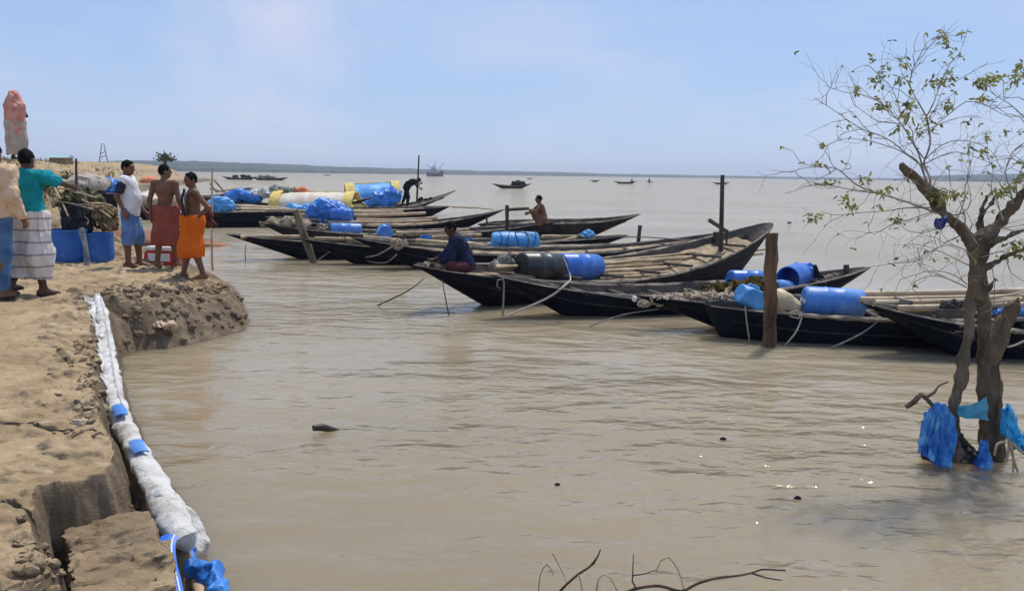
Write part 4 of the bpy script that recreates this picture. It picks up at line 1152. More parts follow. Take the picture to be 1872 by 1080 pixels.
g = G(); g.tube([b, b + Vector((.1, 0, .8)), b + Vector((0, 0, 1.5))], [.10, .08, .06], 6, .3); g.obj('trunk', TRUNKD, root)
g = G(); r = random.Random(4)
for _ in range(320):
    leafq(g, b + Vector((r.gauss(0, .5), r.gauss(0, .5), .55 + abs(r.gauss(0, .40)))), r, .30)
g.obj('crown', LEAFD, root, smooth=False)
b = at(189, 289, 115)
g = G()
for sx in (-1, 1):
    g.tube([b + Vector((sx * .55, 0, -.6)), b + Vector((sx * .16, 0, 1.6))], .055, 5)
for k in range(2): z = .0 + .5 * k; w = .55 - .17 * k * .75; g.tube([b + Vector((-w, 0, z)), b + Vector((w * .8, 0, z + .35))], .04, 4)
g.box(b + Vector((0, 0, 1.75)), (.44, .3, .08))
g.obj('lattice_tower', plain('grey_steel', (.10, .11, .13), .6), label='thin A shaped tower frame on the far embankment', cat='tower')
pole([at(139, 327, 30) - Vector((0, 0, .3)), at(139, 290, 30)], .05, DARKPOST, 'thin dark stake on the embankment right of the teal man', name='stake', cat='stake')
pole([at(300, 335, 62) - Vector((0, 0, .6)), at(301, 292, 62)], .07, DARKPOST, 'dark stake at the waterside behind the white shirted man', name='stake', cat='stake')
root = empty('hut', at(112, 292, 95), 'low hut with a pale blue roof on the far embankment', 'hut')
q = at(112, 292.5, 95)
g = G(); g.box(q + Vector((0, 0, -.1)), (1.8, 1.4, .7)); g.obj('wall', STRAW, root)
g = G(); g.add([q + Vector(a) for a in ((-1.1, -.9, .22), (1.1, -.9, .22), (1.1, .9, .22), (-1.1, .9, .22), (-1.1, 0, .55), (1.1, 0, .55), (-1.1, 0, .2), (1.1, 0, .2))], [(0, 1, 5, 4), (2, 3, 4, 5), (0, 4, 3), (1, 2, 5), (0, 3, 2, 1)]); g.obj('roof', plain('pale_blue_roof', (.35, .48, .52), .7), root, smooth=False)

# ------------------------------------------------------------------ cargo, posts and ropes
def axisM(c, a):
    z = Vector(a).normalized(); x = z.cross(Vector((0, 0, 1)));
    x = x.normalized() if x.length > .05 else Vector((1, 0, 0)); y = z.cross(x)
    M = Matrix((x, y, z)).transposed().to_4x4(); M.translation = Vector(c); return M
def drum(c, a, r, L, m, label, group='plastic drums carried in the boats', caps=True, rings=True, capm=None, name='drum'):
    M = axisM(c, a)
    root = empty(name, Vector(c) - Vector((0, 0, r)), label, 'drum', group)
    h = L / 2; q = r * .18
    pr = [(.02, -h + .012), (r * .72, -h + .012), (r * .76, -h), (r * .82, -h), (r * .93, -h + q * .5), (r * .985, -h + q * 1.3)]
    for z in ((-.42 * L, -.14 * L, .14 * L, .42 * L) if rings else ()):
        if abs(z) < .3 * L: pr += [(r * .995, z - .03), (r * 1.03, z - .012), (r * 1.03, z + .012), (r * .995, z + .03)]
    pr += [(r * .985, h - q * 1.3), (r * .93, h - q * .5), (r * .82, h), (r * .76, h), (r * .72, h - .012), (.02, h - .012)]
    g = G(); g.lathe(pr, 30, M); bo = g.obj('body', m, root)
    if caps:
        for e in (-1, 1):
            for s in (-1, 1):
                P = M @ Matrix.Translation((s * r * .48, 0, e * (h - .012)))
                if e < 0: P = P @ Matrix.Rotation(math.pi, 4, 'X')
                g = G(); g.lathe([(.034, -.01), (.034, .014), (.028, .022), (.005, .022)], 12, P); g.obj('bung_cap', capm or m, bo)
    return root
def on_boat_drum(b, px0, py0, px1, py1, r, m, label, u=0.0, **k):
    p, q = bp(b, px0, py0, u), bp(b, px1, py1, u)
    return drum((p + q) / 2, q - p, r, (q - p).length, m, label, **k)
def heap(b, pts, m, name, label, cat, u=0.0, amp=.06, sc=9, h=.022, k=.08, amp2=.02, group=None, flat=.7):
    """pts: (px, py, radius) on the boat's plane"""
    g = blob([ell(bp(b, x, y, u), (r, r * .8, r * flat)) for x, y, r in pts], h, k)
    g.noise(amp, sc, seed=pts[0][0] * .37); g.noise(amp2, sc * 3, seed=pts[0][0] * .11)
    return g.obj(name, m, label=label, cat=cat, group=group)
def bpole(b, pts, r, label, group, m=None, u=0.0, r2=None, **k):
    return pole([bp(b, x, y, u) for x, y in pts], r, m or BAMBOO, label, group, jit=.25, r2=r2, step=.25, **k)

# the boat with the two drums
on_boat_drum(A1, 951, 486, 1022, 487, .235, BLACKP, 'black drum lying beside the blue drum behind the seated man', u=-.1)
on_boat_drum(A1, 1022, 487, 1092, 488, .235, BLUEP, 'blue drum with a white rope across it, touching the black drum', u=-.1)
for i, (pp, r, u) in enumerate([([(1088, 482), (1250, 471), (1404, 455)], .042, -.15), ([(1088, 497), (1240, 487), (1340, 470)], .045, .1), ([(1090, 489), (1240, 480), (1395, 464)], .036, -.1),
                                ([(1110, 502), (1250, 494), (1350, 468)], .034, .3), ([(1140, 506), (1260, 498), (1330, 480)], .030, .4), ([(1100, 478), (1230, 466), (1330, 452)], .034, -.45), ([(1150, 474), (1260, 462), (1340, 441)], .03, -.6), ([(905, 488), (945, 486)], .04, -.1)]):
    bpole(A1, pp, r, 'bamboo pole stacked behind the drums in the grey sterned boat', 'bamboo poles of the drum boat', u=u)
pole([bp(A1, 1317, 478), bp(A1, 1321, 320)], .052, DARKPOST, 'tall dark upright pole at the stern of the drum boat', r2=.042, name='mooring_pole', step=.3)
pole([bp(A1, 1296, 402, -.2), bp(A1, 1330, 424, .1)], .045, GREYWOOD, 'short grey beam lashed aslant across the tall pole', r2=.04, name='beam', cat='beam')
pole([bp(A1, 1329, 420, .1), bp(A1, 1328, 448, .1)], .03, DARKPOST, 'short peg hanging below the aslant beam', name='peg', cat='peg')
pole([bp(A1, 1309, 424, -.5), bp(A1, 1310, 448, -.5)], .065, DARKPOST, 'stubby dark bollard left of the tall pole', name='bollard', cat='bollard', r2=.065)
pole([bp(A1, 1365, 430, -.2), bp(A1, 1363, 440, -.2), bp(A1, 1354, 455, -.2)], .05, DARKPOST, 'bent dark wooden knee near the raised stern tip', name='bollard', cat='bollard', r2=.03)
heap(A1, [(925, 478, .13), (905, 484, .09), (938, 484, .08)], mat('grey_mesh_heap', (.12, .115, .10), (.40, .38, .34), 20, .9, .9, 60, .1), 'net', 'grey net bundle between the seated man and the black drum', 'net', u=-.3)
heap(A1, [(800, 486, .06), (780, 484, .05), (815, 489, .05)], NETPALE, 'rope_coil', 'pale tangled rope on the bow in front of the seated man', 'rope', amp=.04, sc=16, h=.012, flat=.5)
# middle row
MB = 'bamboo poles of the middle row'
for i, (b, pp, r, u) in enumerate([(F1, [(724, 426), (800, 424), (858, 419)], .050, .0), (F1, [(790, 434), (840, 431), (880, 429)], .05, .2), (F1, [(440, 433), (500, 433), (550, 432)], .055, .2), (F2, [(664, 434), (700, 436), (742, 440)], .05, .0),
                                   (F2, [(760, 440), (810, 443), (868, 445)], .055, .1), (F2, [(575, 436), (620, 437), (660, 437)], .05, .1), (F1, [(990, 432), (1070, 432), (1146, 430)], .045, .0), (F1, [(985, 449), (1050, 446), (1116, 447)], .05, .3),
                                   (F2, [(990, 458), (1040, 456), (1092, 454)], .05, .0), (F1, [(992, 444), (1030, 440), (1060, 433)], .055, .1), (F2, [(985, 452), (1060, 450), (1130, 449)], .04, -.2), (F3, [(1000, 466), (1100, 460), (1200, 452)], .05, -.3), (F3, [(1010, 470), (1120, 464), (1250, 452)], .045, .1)]):
    bpole(b, pp, r, 'pale bamboo pole lying lengthwise in the middle row of boats', MB, u=u)
# big blue bundle tied with dark rope
p, q = bp(F2, 900, 442), bp(F2, 983, 443); c = (p + q) / 2; a = (q - p)
M = axisM(c, a); root = empty('tarpaulin_bundle', c - Vector((0, 0, .3)), 'big blue tarpaulin bundle criss-crossed with dark rope', 'bundle')
g = G(); Lh = a.length / 2
g.lathe([(.03, -Lh), (.20, -Lh - .01), (.235, -Lh + .05), (.25, -.2), (.255, 0), (.25, .2), (.245, Lh - .04), (.20, Lh + .01), (.03, Lh)], 30, M)
g.noise(.02, 7); bo = g.obj('body', SKYT, root)
for z in (-.40, -.2, .02, .24, .44):
    g = G(); g.tube([M @ Vector((.268 * math.cos(t), .268 * math.sin(t), z + .04 * math.sin(t * 2 + z * 9))) for t in np.linspace(0, 2 * math.pi, 25)], .009, 5); g.obj('cord', DKROPE, bo)
for th in (.4, 1.2, 2.0, 2.9, 3.9, 5.0):
    g = G(); g.tube([M @ Vector((.268 * math.cos(th + .5 * t), .268 * math.sin(th + .5 * t), t * Lh)) for t in np.linspace(-.98, .98, 14)], .008, 5); g.obj('cord', DKROPE, bo)
on_boat_drum(Gb, 604, 419, 661, 420, .175, BLUEP2, 'plain blue drum lying alone in the boat with the leaning stake', caps=True)
def jerry(b, px, py, w, d_, h, m, label, rz=0, tilt=0, u=0):
    c = bp(b, px, py, u); R_ = Matrix.Rotation(rz, 3, 'Z') @ Matrix.Rotation(tilt, 3, 'Y'); root = empty('jerrycan', c - Vector((0, 0, h / 2)), label, 'jerrycan')
    ax3 = [R_ @ Vector(a) for a in ((1, 0, 0), (0, 1, 0), (0, 0, 1))]
    cuts = [(c + a * (q * s_ / 2), a * q) for a, s_ in zip(ax3, (w, d_, h)) for q in (-1, 1)] + [(c + ax3[0] * w * .42 + ax3[2] * h * .30, ax3[0] + ax3[2] * 1.3)]
    g = blob([ell(c, (w * .68, d_ * .68, h * .68), R_)], .010, .02, cut=cuts); g.noise(.010, 7); g.obj('body', m, root)
    g = G(); T = lambda x, y, z: c + R_ @ Vector((x, y, z))
    g.tube([T(-w * .3, 0, h * .48), T(-w * .25, 0, h * .62), T(w * .1, 0, h * .62), T(w * .15, 0, h * .48)], .018, 8); g.obj('handle', m, root)
    g = G(); g.tube([T(w * .32, 0, h * .45), T(w * .32, 0, h * .56)], .025, 10); g.obj('cap', REDP, root); return root
jerry(F1, 704, 424, .36, .26, .30, BLUEP2, 'tilted sky blue jerrycan right of the lone blue drum', .4, .55)
heap(F1, [(775, 435, .11), (790, 437, .10)], BLUET, 'plastic_sheet', 'small dark blue plastic crumple among the middle poles', 'plastic sheet', amp=.05)
heap(F1, [(848, 437, .12), (856, 434, .10)], SKYT, 'plastic_sheet', 'blue plastic crumple just left of the seated man\'s head', 'plastic sheet', amp=.05)
heap(F1, [(1073, 427, .13), (1080, 429, .10), (1066, 429, .09)], SKYT, 'plastic_sheet', 'little blue bundle on the poles right of the roped bundle', 'plastic sheet', amp=.05)
heap(F1, [(1060, 434, .14), (1080, 436, .14), (1100, 437, .12)], NETGREEN, 'net', 'grey green net below the little blue bundle', 'net', amp=.06, flat=.4)
heap(Gb, [(500, 407, .22), (525, 408, .28), (550, 410, .25), (480, 407, .1), (590, 416, .16)], NETPALE, 'net_heap', 'pale net heap in the bow of the dark brown boat', 'net heap', amp=.10, sc=8, flat=.45)
heap(F3, [(722, 443, .10), (735, 445, .12), (728, 452, .08)], NETPALE, 'rope_knot', 'pale rope knot on the gunwale left of the seated man', 'rope', u=.7, amp=.05, sc=14, h=.015)
heap(F2, [(628, 438, .11), (640, 440, .10)], STRAW, 'net_heap', 'small brown net lump at the tip of the knotted boat', 'net heap', amp=.06, sc=12)
pole([bp(F3, 735, 440), bp(F3, 742, 428)], .05, DARKPOST, 'tiny dark peg standing near the pale rope knot', name='peg', cat='peg', r2=.05)
# back rows
BB = 'long poles laid along the back boats'
for b, pp, r, u in [(Hb, [(646, 388), (700, 388), (737, 387)], .055, -.4), (Hb, [(648, 394), (710, 393), (778, 389)], .06, -.1), (Hb, [(652, 402), (720, 402), (800, 398)], .06, .3), (Hb, [(600, 406), (700, 406), (790, 403)], .05, .5), (Ib, [(738, 387), (780, 383), (818, 379)], .06, .0),
                    (Ib, [(424, 376), (480, 379), (540, 383)], .07, .2), (Ib, [(440, 382), (520, 384), (600, 388)], .06, .5), (Hb, [(520, 398), (560, 400), (600, 403)], .06, .2), (Hb, [(545, 392), (580, 396), (640, 402)], .05, .1), (Ib, [(826, 378), (870, 380), (902, 383)], .04, .0), (Kb, [(880, 418), (940, 413), (1000, 405)], .06, .2)]:
    bpole(b, pp, r, 'thin brown pole lying along the back row of boats', BB, u=u, m=BAMBOO2)
heap(Hb, [(592, 383, .42), (612, 386, .40), (580, 392, .34), (600, 393, .36), (570, 395, .25)], BLUET, 'tarpaulin', 'big blue tarpaulin heap on the large black boat', 'tarpaulin', amp=.10, sc=3.5, h=.035, k=.2, u=-.1, flat=.8)
on_boat_drum(Hb, 606, 393, 644, 394, .23, BLUEP, 'blue drum tucked against the big blue tarpaulin heap', u=.3)
heap(Ib, [(393, 374, .34), (405, 372, .34), (416, 375, .30), (400, 380, .32)], SKYT, 'tarpaulin', 'blue covered bundle nearest the man in orange', 'tarpaulin', amp=.08, sc=4, h=.035, k=.15, u=.2)
heap(Ib, [(535, 380, .28), (560, 382, .28), (585, 381, .25)], SKYT, 'tarpaulin', 'pale blue sheet below the cream canopy', 'tarpaulin', amp=.08, sc=4, h=.035, k=.15, flat=.6)
heap(Lb, [(432, 358, .5), (450, 358, .45), (466, 363, .4)], BLUET, 'tarpaulin', 'blue sheet over the bow of the canopied boat', 'tarpaulin', amp=.10, sc=3, h=.04, k=.2, flat=.55)
heap(Lb, [(474, 355, .3), (482, 350, .24), (490, 356, .3)], SACKW, 'sack', 'white sacks beside the blue sheet on the canopied boat', 'sack', amp=.12, sc=4, h=.04)
heap(Lb, [(505, 352, .4), (525, 353, .4), (540, 355, .4)], NETGREEN, 'net_heap', 'grey green net heap behind the cream canopy', 'net heap', amp=.14, sc=4, h=.045, u=-.3)
heap(Lb, [(547, 350, .28), (556, 351, .25)], mat('orange_cloth_heap', (.60, .17, .07), (.72, .30, .16), 5, .8, .5, 30, .2), 'cloth', 'orange cloth on top of the cream canopy', 'cloth', amp=.1, sc=4, h=.04, u=-.2)
heap(Ob, [(204, 345, .9), (218, 349, .8), (195, 349, .7)], BLUET, 'tarpaulin', 'blue cover over the dark boat beached behind the mound', 'tarpaulin', amp=.25, sc=1.6, h=.08, k=.4, flat=.5)
heap(Ob, [(160, 338, .8), (175, 337, .8), (145, 339, .7)], plain('dusty_canvas', (.40, .34, .28), .9), 'canopy_cloth', 'pale cloth cover at the mound end of the beached boat', 'cloth', amp=.2, sc=1.6, h=.08, k=.4, flat=.5)
heap(Pb, [(282, 362, .6), (305, 364, .6), (265, 364, .45)], CREAM, 'canopy_cloth', 'off white cloth covering the boat between the standing men', 'cloth', amp=.12, sc=2.5, h=.06, k=.3, flat=.55)
heap(Ob, [(272, 329, .42), (266, 330, .36)], mat('orange_cloth_heap'.upper().lower(), (.6, .17, .07)), 'cloth', 'orange cloth heap on the shore behind the white shirted man', 'cloth', amp=.1, sc=2, h=.06, flat=.5)
def canopy(b, t0, t1, w, h, m, bandm, label, z0, tilt=0.0):
    o = b.pt((t0 + t1) / 2, 0, z0); root = empty('canopy', o, label, 'boat canopy')
    def arch(a, c, r, n=10, dz=0.0):
        rows = []
        for i in range(n + 1):
            t = lerp(a, c, i / n); row = []
            for j in range(15):
                th = math.pi * j / 14; P = b.pt(t, 0, z0 + tilt * (t - t0) + dz) + b.sd * (-math.cos(th) * (w / 2 + r)) + Vector((0, 0, (math.sin(th) ** .8) * (h + r) - .02 * math.sin(12 * i * j)))
                row.append(P)
            rows.append(row)
        return rows
    g = G(); g.sheet(arch(t0, t1, 0), .04); g.noise(.05, 1.6); cv = g.obj('cover', m, root)
    for (a, c) in ((t0 - .012, t0 + .055), (t1 - .05, t1 + .012)):
        g = G(); g.sheet(arch(a, c, .06, 3, .01), .06); g.obj('end_band', bandm, root)
    for i in range(3):
        th = (.5, .95, 1.4)[i]
        g = G(); g.tube([b.pt(t, 0, z0 + tilt * (t - t0)) - b.sd * (math.cos(th) * (w / 2 + .08)) + Vector((0, 0, math.sin(th) ** .8 * (h + .08))) for t in (t0, (t0 + t1) / 2, t1)], .025, 5); g.obj('batten', bandm, cv)
    return root
canopy(Lb, .33, .86, 1.7, .72, CREAM, YELLOW, 'cream cloth canopy with yellow arched ends on the nearer covered boat', .38)
p0, p1 = Lb.pt(.80, 0, .95), Lb.pt(.93, 0, .62)
g = drape0 = G(); g.sheet([[p0.lerp(p1, i / 8) + Lb.sd * (u * (.75 - .25 * i / 8)) + Vector((0, 0, -.28 * abs(u) ** 2 + .03 * math.sin(5 * i + 7 * u))) for u in np.linspace(-1, 1, 9)] for i in range(9)], .04)
g.obj('canopy_flap', YELLOW, label='yellow mat sloping down from the right end of the cream canopy', cat='mat')
canopy(Mb, .18, .55, 1.5, .95, SKYT, YELLOW, 'sky blue canopy between yellow bands on the farther covered boat', .50, .35)
heap(Mb, [(690, 366, .50), (712, 358, .5), (668, 374, .4), (705, 370, .45), (728, 358, .3)], BLUET, 'tarpaulin', 'dark blue sheet hanging over the near side of the blue canopied boat', 'tarpaulin', amp=.16, sc=2.4, h=.06, k=.3, u=1.1, flat=.8)
heap(Mb, [(788, 362, .10), (780, 364, .12), (770, 365, .12)], GLASSY, 'net_heap', 'small dark heap at the feet of the bending man', 'net heap', amp=.1, sc=4, h=.05)
for i, (x0, y0, x1, y1) in enumerate([(398, 350, 430, 345), (385, 345, 412, 352), (392, 330, 410, 350), (384, 335, 396, 352), (420, 350, 455, 344)]):
    pole([bp(Nb, x0, y0), bp(Nb, x1, y1)], .07, STICKM if i < 4 else DARKPOST, 'driftwood stick sticking up from the small dark boat', 'sticks in the small dark boat', name='stick', cat='stick')
# front right boats
heap(B0, [(1205, 549, .12), (1235, 549, .15), (1268, 548, .17), (1300, 547, .19), (1332, 545, .17), (1182, 548, .08)], NETPALE, 'net_heap', 'long heap of pale shell strewn nets in the loaded black boat', 'net_heap'.replace('_', ' '), amp=.07, sc=11, h=.016, flat=.62)
heap(B0, [(1290, 534, .10), (1320, 531, .14), (1350, 526, .16), (1380, 524, .18), (1405, 530, .15)], NETOLIVE, 'net_heap', 'dark olive net heap behind the light blue jerrycan', 'net heap', amp=.07, sc=12, h=.016, flat=.7, u=-.2)
g = G(); r = random.Random(9)
for _ in range(420):
    x = r.uniform(1190, 1350); p = bp(B0, x, 545 - 6 * math.sin((x - 1190) / 160 * 3.1) + r.uniform(-4, 6), r.uniform(-.5, .5)); s = r.uniform(.008, .020)
    d = Vector((r.gauss(0, 1), r.gauss(0, 1), r.gauss(0, .5))).normalized() * s * 2.4
    g.tube([p, p + d], s * .45, 4)
g.obj('net_scraps', mat('pale_float_bits', (.52, .42, .30), (.78, .68, .54), 30, .8), kind='stuff', label='pale shells and float bits strewn over the net heap')
bpole(B0, [(1252, 528), (1258, 537), (1262, 546)], .018, 'short pale stick poking up from the pale net heap', None, name='stick', cat='stick')
jerry(B1, 1374, 545, .40, .30, .26, SKYT, 'light blue jerrycan left of the thick brown post', .25, .38, u=-.1)
c = bp(B1, 1436, 552, -.2)
g = blob([cap(c + Vector((-.08, 0, .04)), c + Vector((.10, 0, -.06)), .135, .10), cap(c + Vector((.10, 0, -.06)), c + Vector((.22, -.02, -.13)), .09, .035), ell(c + Vector((-.05, .02, -.02)), (.16, .14, .15))], .012, .06); g.noise(.012, 8)
g.obj('cream_jug', CREAMJ, label='cream plastic jug leaning right behind the thick brown post', cat='jug')
on_boat_drum(B1, 1468, 549, 1578, 556, .195, BLUEP2, 'big faded blue drum with a white bung, right of the cream jug', u=-.15, capm=WHITEP)
on_boat_drum(A2, 1334, 512, 1405, 513, .165, BLUEP, 'blue drum half hidden behind the dark olive nets', u=.0)
on_boat_drum(A2, 1398, 522, 1446, 526, .115, BLUEP2, 'small pale blue drum in front of the open blue tub', u=.5)
# open drum lying towards us and a dented one behind it
c = bp(A2, 1452, 506, .1); a = Vector((-.75, -.85, -.08)).normalized(); M = axisM(c, a)
root = empty('open_drum', c - Vector((0, 0, .2)), 'blue drum with its open mouth facing the camera', 'drum', 'plastic drums carried in the boats')
g = G(); g.lathe([(.02, -.28), (.18, -.28), (.205, -.22), (.208, .0), (.205, .22), (.205, .24), (.188, .24), (.185, .2), (.185, -.24), (.02, -.25)], 30, M); g.obj('body', BLUEP, root)
heap(A2, [(1470, 497, .16), (1478, 504, .14), (1462, 492, .13), (1482, 494, .10)], BLUEP, 'dented_drum', 'dented blue plastic container behind the open drum', 'container', u=-.4, amp=.05, sc=6, h=.014, k=.05, amp2=.006, flat=1.0)
g = blob([cap(bp(A2, 1490, 487), bp(A2, 1494, 502), .035, .045), cap(bp(A2, 1494, 503), bp(A2, 1503, 507), .04, .03)], .01, .03); g.obj('boot', GLASSY, label='black rubber boot standing beside the dented blue container', cat='boot')
pole([bp(A2, 1547, 484, -.2), bp(A2, 1548, 496, -.2)], .05, DARKPOST, 'short black post near the stern tip beyond the drums', name='peg', cat='peg', r2=.05)
heap(A2, [(1515, 508, .06), (1525, 505, .06), (1505, 511, .06)], NETPALE, 'net_heap', 'small pale net lump near the black stern post', 'net heap', amp=.04, sc=16, h=.014)
CP = 'thick brown poles in the boat behind the tree'
for b, pp, r, u in [(C1, [(1556, 538), (1700, 536), (1880, 530)], .05, -1.6), (C1, [(1572, 547), (1690, 545), (1880, 540)], .035, -1.2), (C1, [(1600, 553), (1700, 551), (1880, 546)], .04, -.9), (C1, [(1640, 564), (1720, 562), (1880, 556)], .05, -.4), (C1, [(1800, 545), (1840, 540), (1900, 528)], .02, -.3), (C1, [(1810, 552), (1860, 548), (1900, 540)], .02, -.1)]:
    bpole(b, pp, r, 'brown pole lying along the boats behind the bare tree', CP, m=BAMBOO2, u=u)
heap(C1, [(1830, 570, .09), (1850, 570, .10), (1868, 568, .09)], BLUET, 'tarpaulin', 'strip of blue sheet in the boat right of the bare tree', 'tarpaulin', amp=.03, sc=9, h=.014, flat=.5)
heap(C1, [(1737, 556, .06), (1748, 560, .07), (1727, 560, .05)], DKROPE, 'rope_coil', 'dark rope coil on the poles left of the tree trunk', 'rope', amp=.04, sc=16, h=.012)
g = G(); ax_ = math.atan2(C1.ax.y, C1.ax.x); g.box(bp(C1, 1738, 573, .3), (.36, .03, .10), Matrix.Rotation(ax_, 3, 'Z'), .004); g.obj('plank', GREYWOOD, label='grey plank set on edge on the gunwale left of the tree trunk', cat='plank')
g = G(); g.box(bp(C1, 1651, 552, -.8), (.06, .4, .09), Matrix.Rotation(ax_, 3, 'Z'), .004); g.obj('crossbar', RAIL, label='pale crossbar over the poles left of the tree', cat='crossbar')

# posts in the water
def post(px, pyb, px2, pyt, r, label, m=POSTWOOD, d=None, r2=None, name='mooring_post', step=.08, jit=.34):
    if d is None: b = on(px, pyb, 0); d = b.y
    b = at(px, pyb, d); t = at(px2, pyt, d)
    k = (b - t).normalized()
    return pole([b + k * .5, b, b.lerp(t, .35), b.lerp(t, .7), t], r, m, label, None, name, 'post', jit, r2=r2 or r * .9, sides=14, step=step)
post(1406, 633, 1411, 426, .085, 'thick brown weathered mooring post rising before the jerrycans')
post(927, 440, 927, 375, .055, 'dark upright post where the large black stern ends', DARKPOST, d=24.6)
pole([at(930, 383.5, 24.55), at(967, 381, 24.4)], .045, DARKPOST, 'short dark boom sticking right from the upright post', name='boom', cat='boom', r2=.04)
post(1164, 480, 1170, 412, .05, 'thin dark post standing between the middle boats and the tall pole', DARKPOST, d=21.3)
post(572, 476, 540, 384, .085, 'leaning grey brown stake beside the middle row bows', mat('grey_brown_stake', (.10, .075, .05), (.24, .185, .13), 4, .8, .7, 18, .2, (1, 1, .3), bdist=.01), d=20.6, r2=.08)
post(890, 420, 890, 396, .03, 'thin short stake below the large black stern', DARKPOST, d=27.2)
pole([bp(Kb, 905, 414), bp(Kb, 950, 409), bp(Kb, 985, 404)], .05, BAMBOO, 'pale pole resting by the squatting man', None)

# ropes
def rope(pts, r, m, label, step=.06, **k): return pole(pts, r * .55, m, label, None, 'rope', 'rope', .1, r2=r, sides=6, step=step, **k)
rope([at(775, 509, 13.3), at(745, 532, 12.9), on(688, 557, 0) - Vector((0, 0, .02))], .013, DKROPE, 'dark mooring rope running from the seated man\'s bow down to the water')
rope([at(808, 510, 13.2), at(815, 548, 13.1), on(822, 582, -.05)], .012, DKROPE, 'dark rope end hanging straight from the seated man\'s bow')
rope([at(914, 527, 12.75), at(908, 523, 12.72), at(910, 512, 12.72), at(920, 510, 12.72), at(921, 530, 12.7), at(919, 577, 12.7)], .016, GREYROPE, 'pale rope with a small loop hanging down the black bow')
rope([bp(A1, 1030, 470, .2), bp(A1, 1036, 485, .4), bp(A1, 1043, 508, .75), at(1034, 520, 12.75), at(1000, 545, 12.7), at(925, 578, 12.6)], .017, ROPE, 'white rope over the blue drum slanting down the black hull')
rope([at(900, 502, 12.9), at(960, 508, 12.75), at(1022, 524, 12.68)], .018, RAIL, 'pale rope lying along the second black bow')
rope([at(1205, 565, 12.25), at(1140, 575, 12.2), at(1078, 596, 12.1)], .012, GREYROPE, 'grey rope slanting into the water left of the flat sided boat')
g = blob([ell(at(1160, 546, 12.15), (.036, .036, .045))], .008, .01); g.obj('float', WHITEP, label='small white float hanging at the loaded boat\'s bow', cat='float')
rope([at(1040, 528, 12.6), at(1100, 538, 12.4), at(1158, 546, 12.2)], .009, GREYROPE, 'thin grey cord running to the small white float')
heap(B0, [(1172, 554, .05), (1180, 556, .05)], NETPALE, 'net_scrap', 'scrap of net dangling beside the white float', 'net', u=.9, amp=.03, sc=18, h=.01)
rope([at(1362, 560, 11.15), at(1366, 595, 11.15), on(1371, 628, -.03)], .011, ROPE, 'thin pale rope hanging left of the thick brown post')
rope([at(1466, 570, 11.1), at(1460, 582, 11.05), at(1444, 578, 11.05), at(1448, 569, 11.05), at(1466, 572, 11.05), at(1456, 605, 11.0), on(1432, 634, -.03)], .012, ROPE, 'pale looped rope hanging right of the thick brown post')
rope([at(1607, 586, 10.75), at(1570, 612, 10.6), on(1512, 639, -.03)], .013, GREYROPE, 'grey mooring rope slanting from the plain bow into the water')
rope([at(1688, 610, 10.55), at(1712, 614, 10.5), on(1752, 652, -.03)], .012, GREYROPE, 'dark cord curving down the bow beside the tree trunk')
rope([at(1825, 628, 10.1), at(1845, 634, 10.1), at(1875, 622, 10.1)], .013, ROPE, 'pale rope curve on the hull right of the tree')
rope([at(1080, 432, 22), at(1168, 433, 21.25), at(1230, 437, 20.6), at(1300, 442, 19.5)], .02, GREYROPE, 'long thin rope stretched past the thin dark post', step=.3)
rope([at(668, 470, 19.5), at(690, 466, 19.3), at(715, 452, 19.25)], .022, GREYROPE, 'grey rope bight on the knotted black hull', step=.1)
rope([at(672, 478, 19.4), at(705, 480, 19.3), at(725, 465, 19.2)], .018, GREYROPE, 'lower grey rope bight on the knotted black hull', step=.1)
rope([at(616, 452, 20.4), at(597, 464, 20.4), on(575, 480, -.03)], .018, GREYROPE, 'grey rope slanting behind the leaning stake', step=.1)
rope([at(450, 446, 20.9), at(448, 462, 20.9), on(449, 478, -.03)], .012, DKROPE, 'dark rope hanging from the longest low bow', step=.1)
# floating log
p0, p1 = on(573, 782, .05), on(626, 787, -.02)
g = G(); g.tube([p0 + Vector((0, 0, .0)), p0.lerp(p1, .3) + Vector((0, 0, .012)), p0.lerp(p1, .7), p1], [.024, .030, .022, .008], 12, .02, jit=.25)
g.obj('floating_log', mat('wet_dark_log', (.018, .014, .010), (.06, .045, .03), 8, .45, .8, 30, .45, bdist=.01), label='short dark log floating in the open water', cat='log')
for x, y, s in ((1458, 911, .018), (1019, 886, .014), (1322, 803, .02), (1443, 408, .07)):
    q = on(x, y, .0); g = blob([ell(q, (s * 1.4, s, s))], s / 5, .01); g.noise(s * .3, 1.5 / s)
    g.obj('flotsam', GLASSY, label='tiny dark scrap floating on the brown water', cat='flotsam', group='scraps floating on the water')

# boats far out
FAR = 'small boats far out on the river'
def farboat(px0, px1, py, label, d=None, cargo=(.3, .7), people=()):
    wl = on((px0 + px1) / 2, py, 0); d = d or wl.y
    h = .75
    b = Boat(Vector((*at(px0, py, d)[:2], h)), Vector((*at(px1, py, d)[:2], h * 1.05)), beam=1.5, free=.42, ob=1.6, os=1.6)
    b.build(label, hull=TAR2, ribs=0, group=FAR, deckdrop=.1)
    return b
fb1 = farboat(897, 973, 343, 'small boat with a low cargo hump out on the open river', 135)
heap(fb1, [(940, 336, .55), (948, 335, .5), (956, 337, .5)], GLASSY, 'cargo', 'low dark cargo on the lone small boat', 'cargo', amp=.15, sc=2, h=.08, k=.3, flat=.8)
fb2 = farboat(405, 472, 326, 'left one of two dark boats far off beyond the moored rows', 215)
fb3 = farboat(458, 528, 327, 'right one of two dark boats far off beyond the moored rows', 210)
heap(fb2, [(430, 322.5, .7), (445, 322, .8), (455, 323, .6)], GLASSY, 'cargo', 'dark cargo on the left far boat of the pair', 'cargo', amp=.2, sc=1.5, h=.1, k=.4, flat=.5)
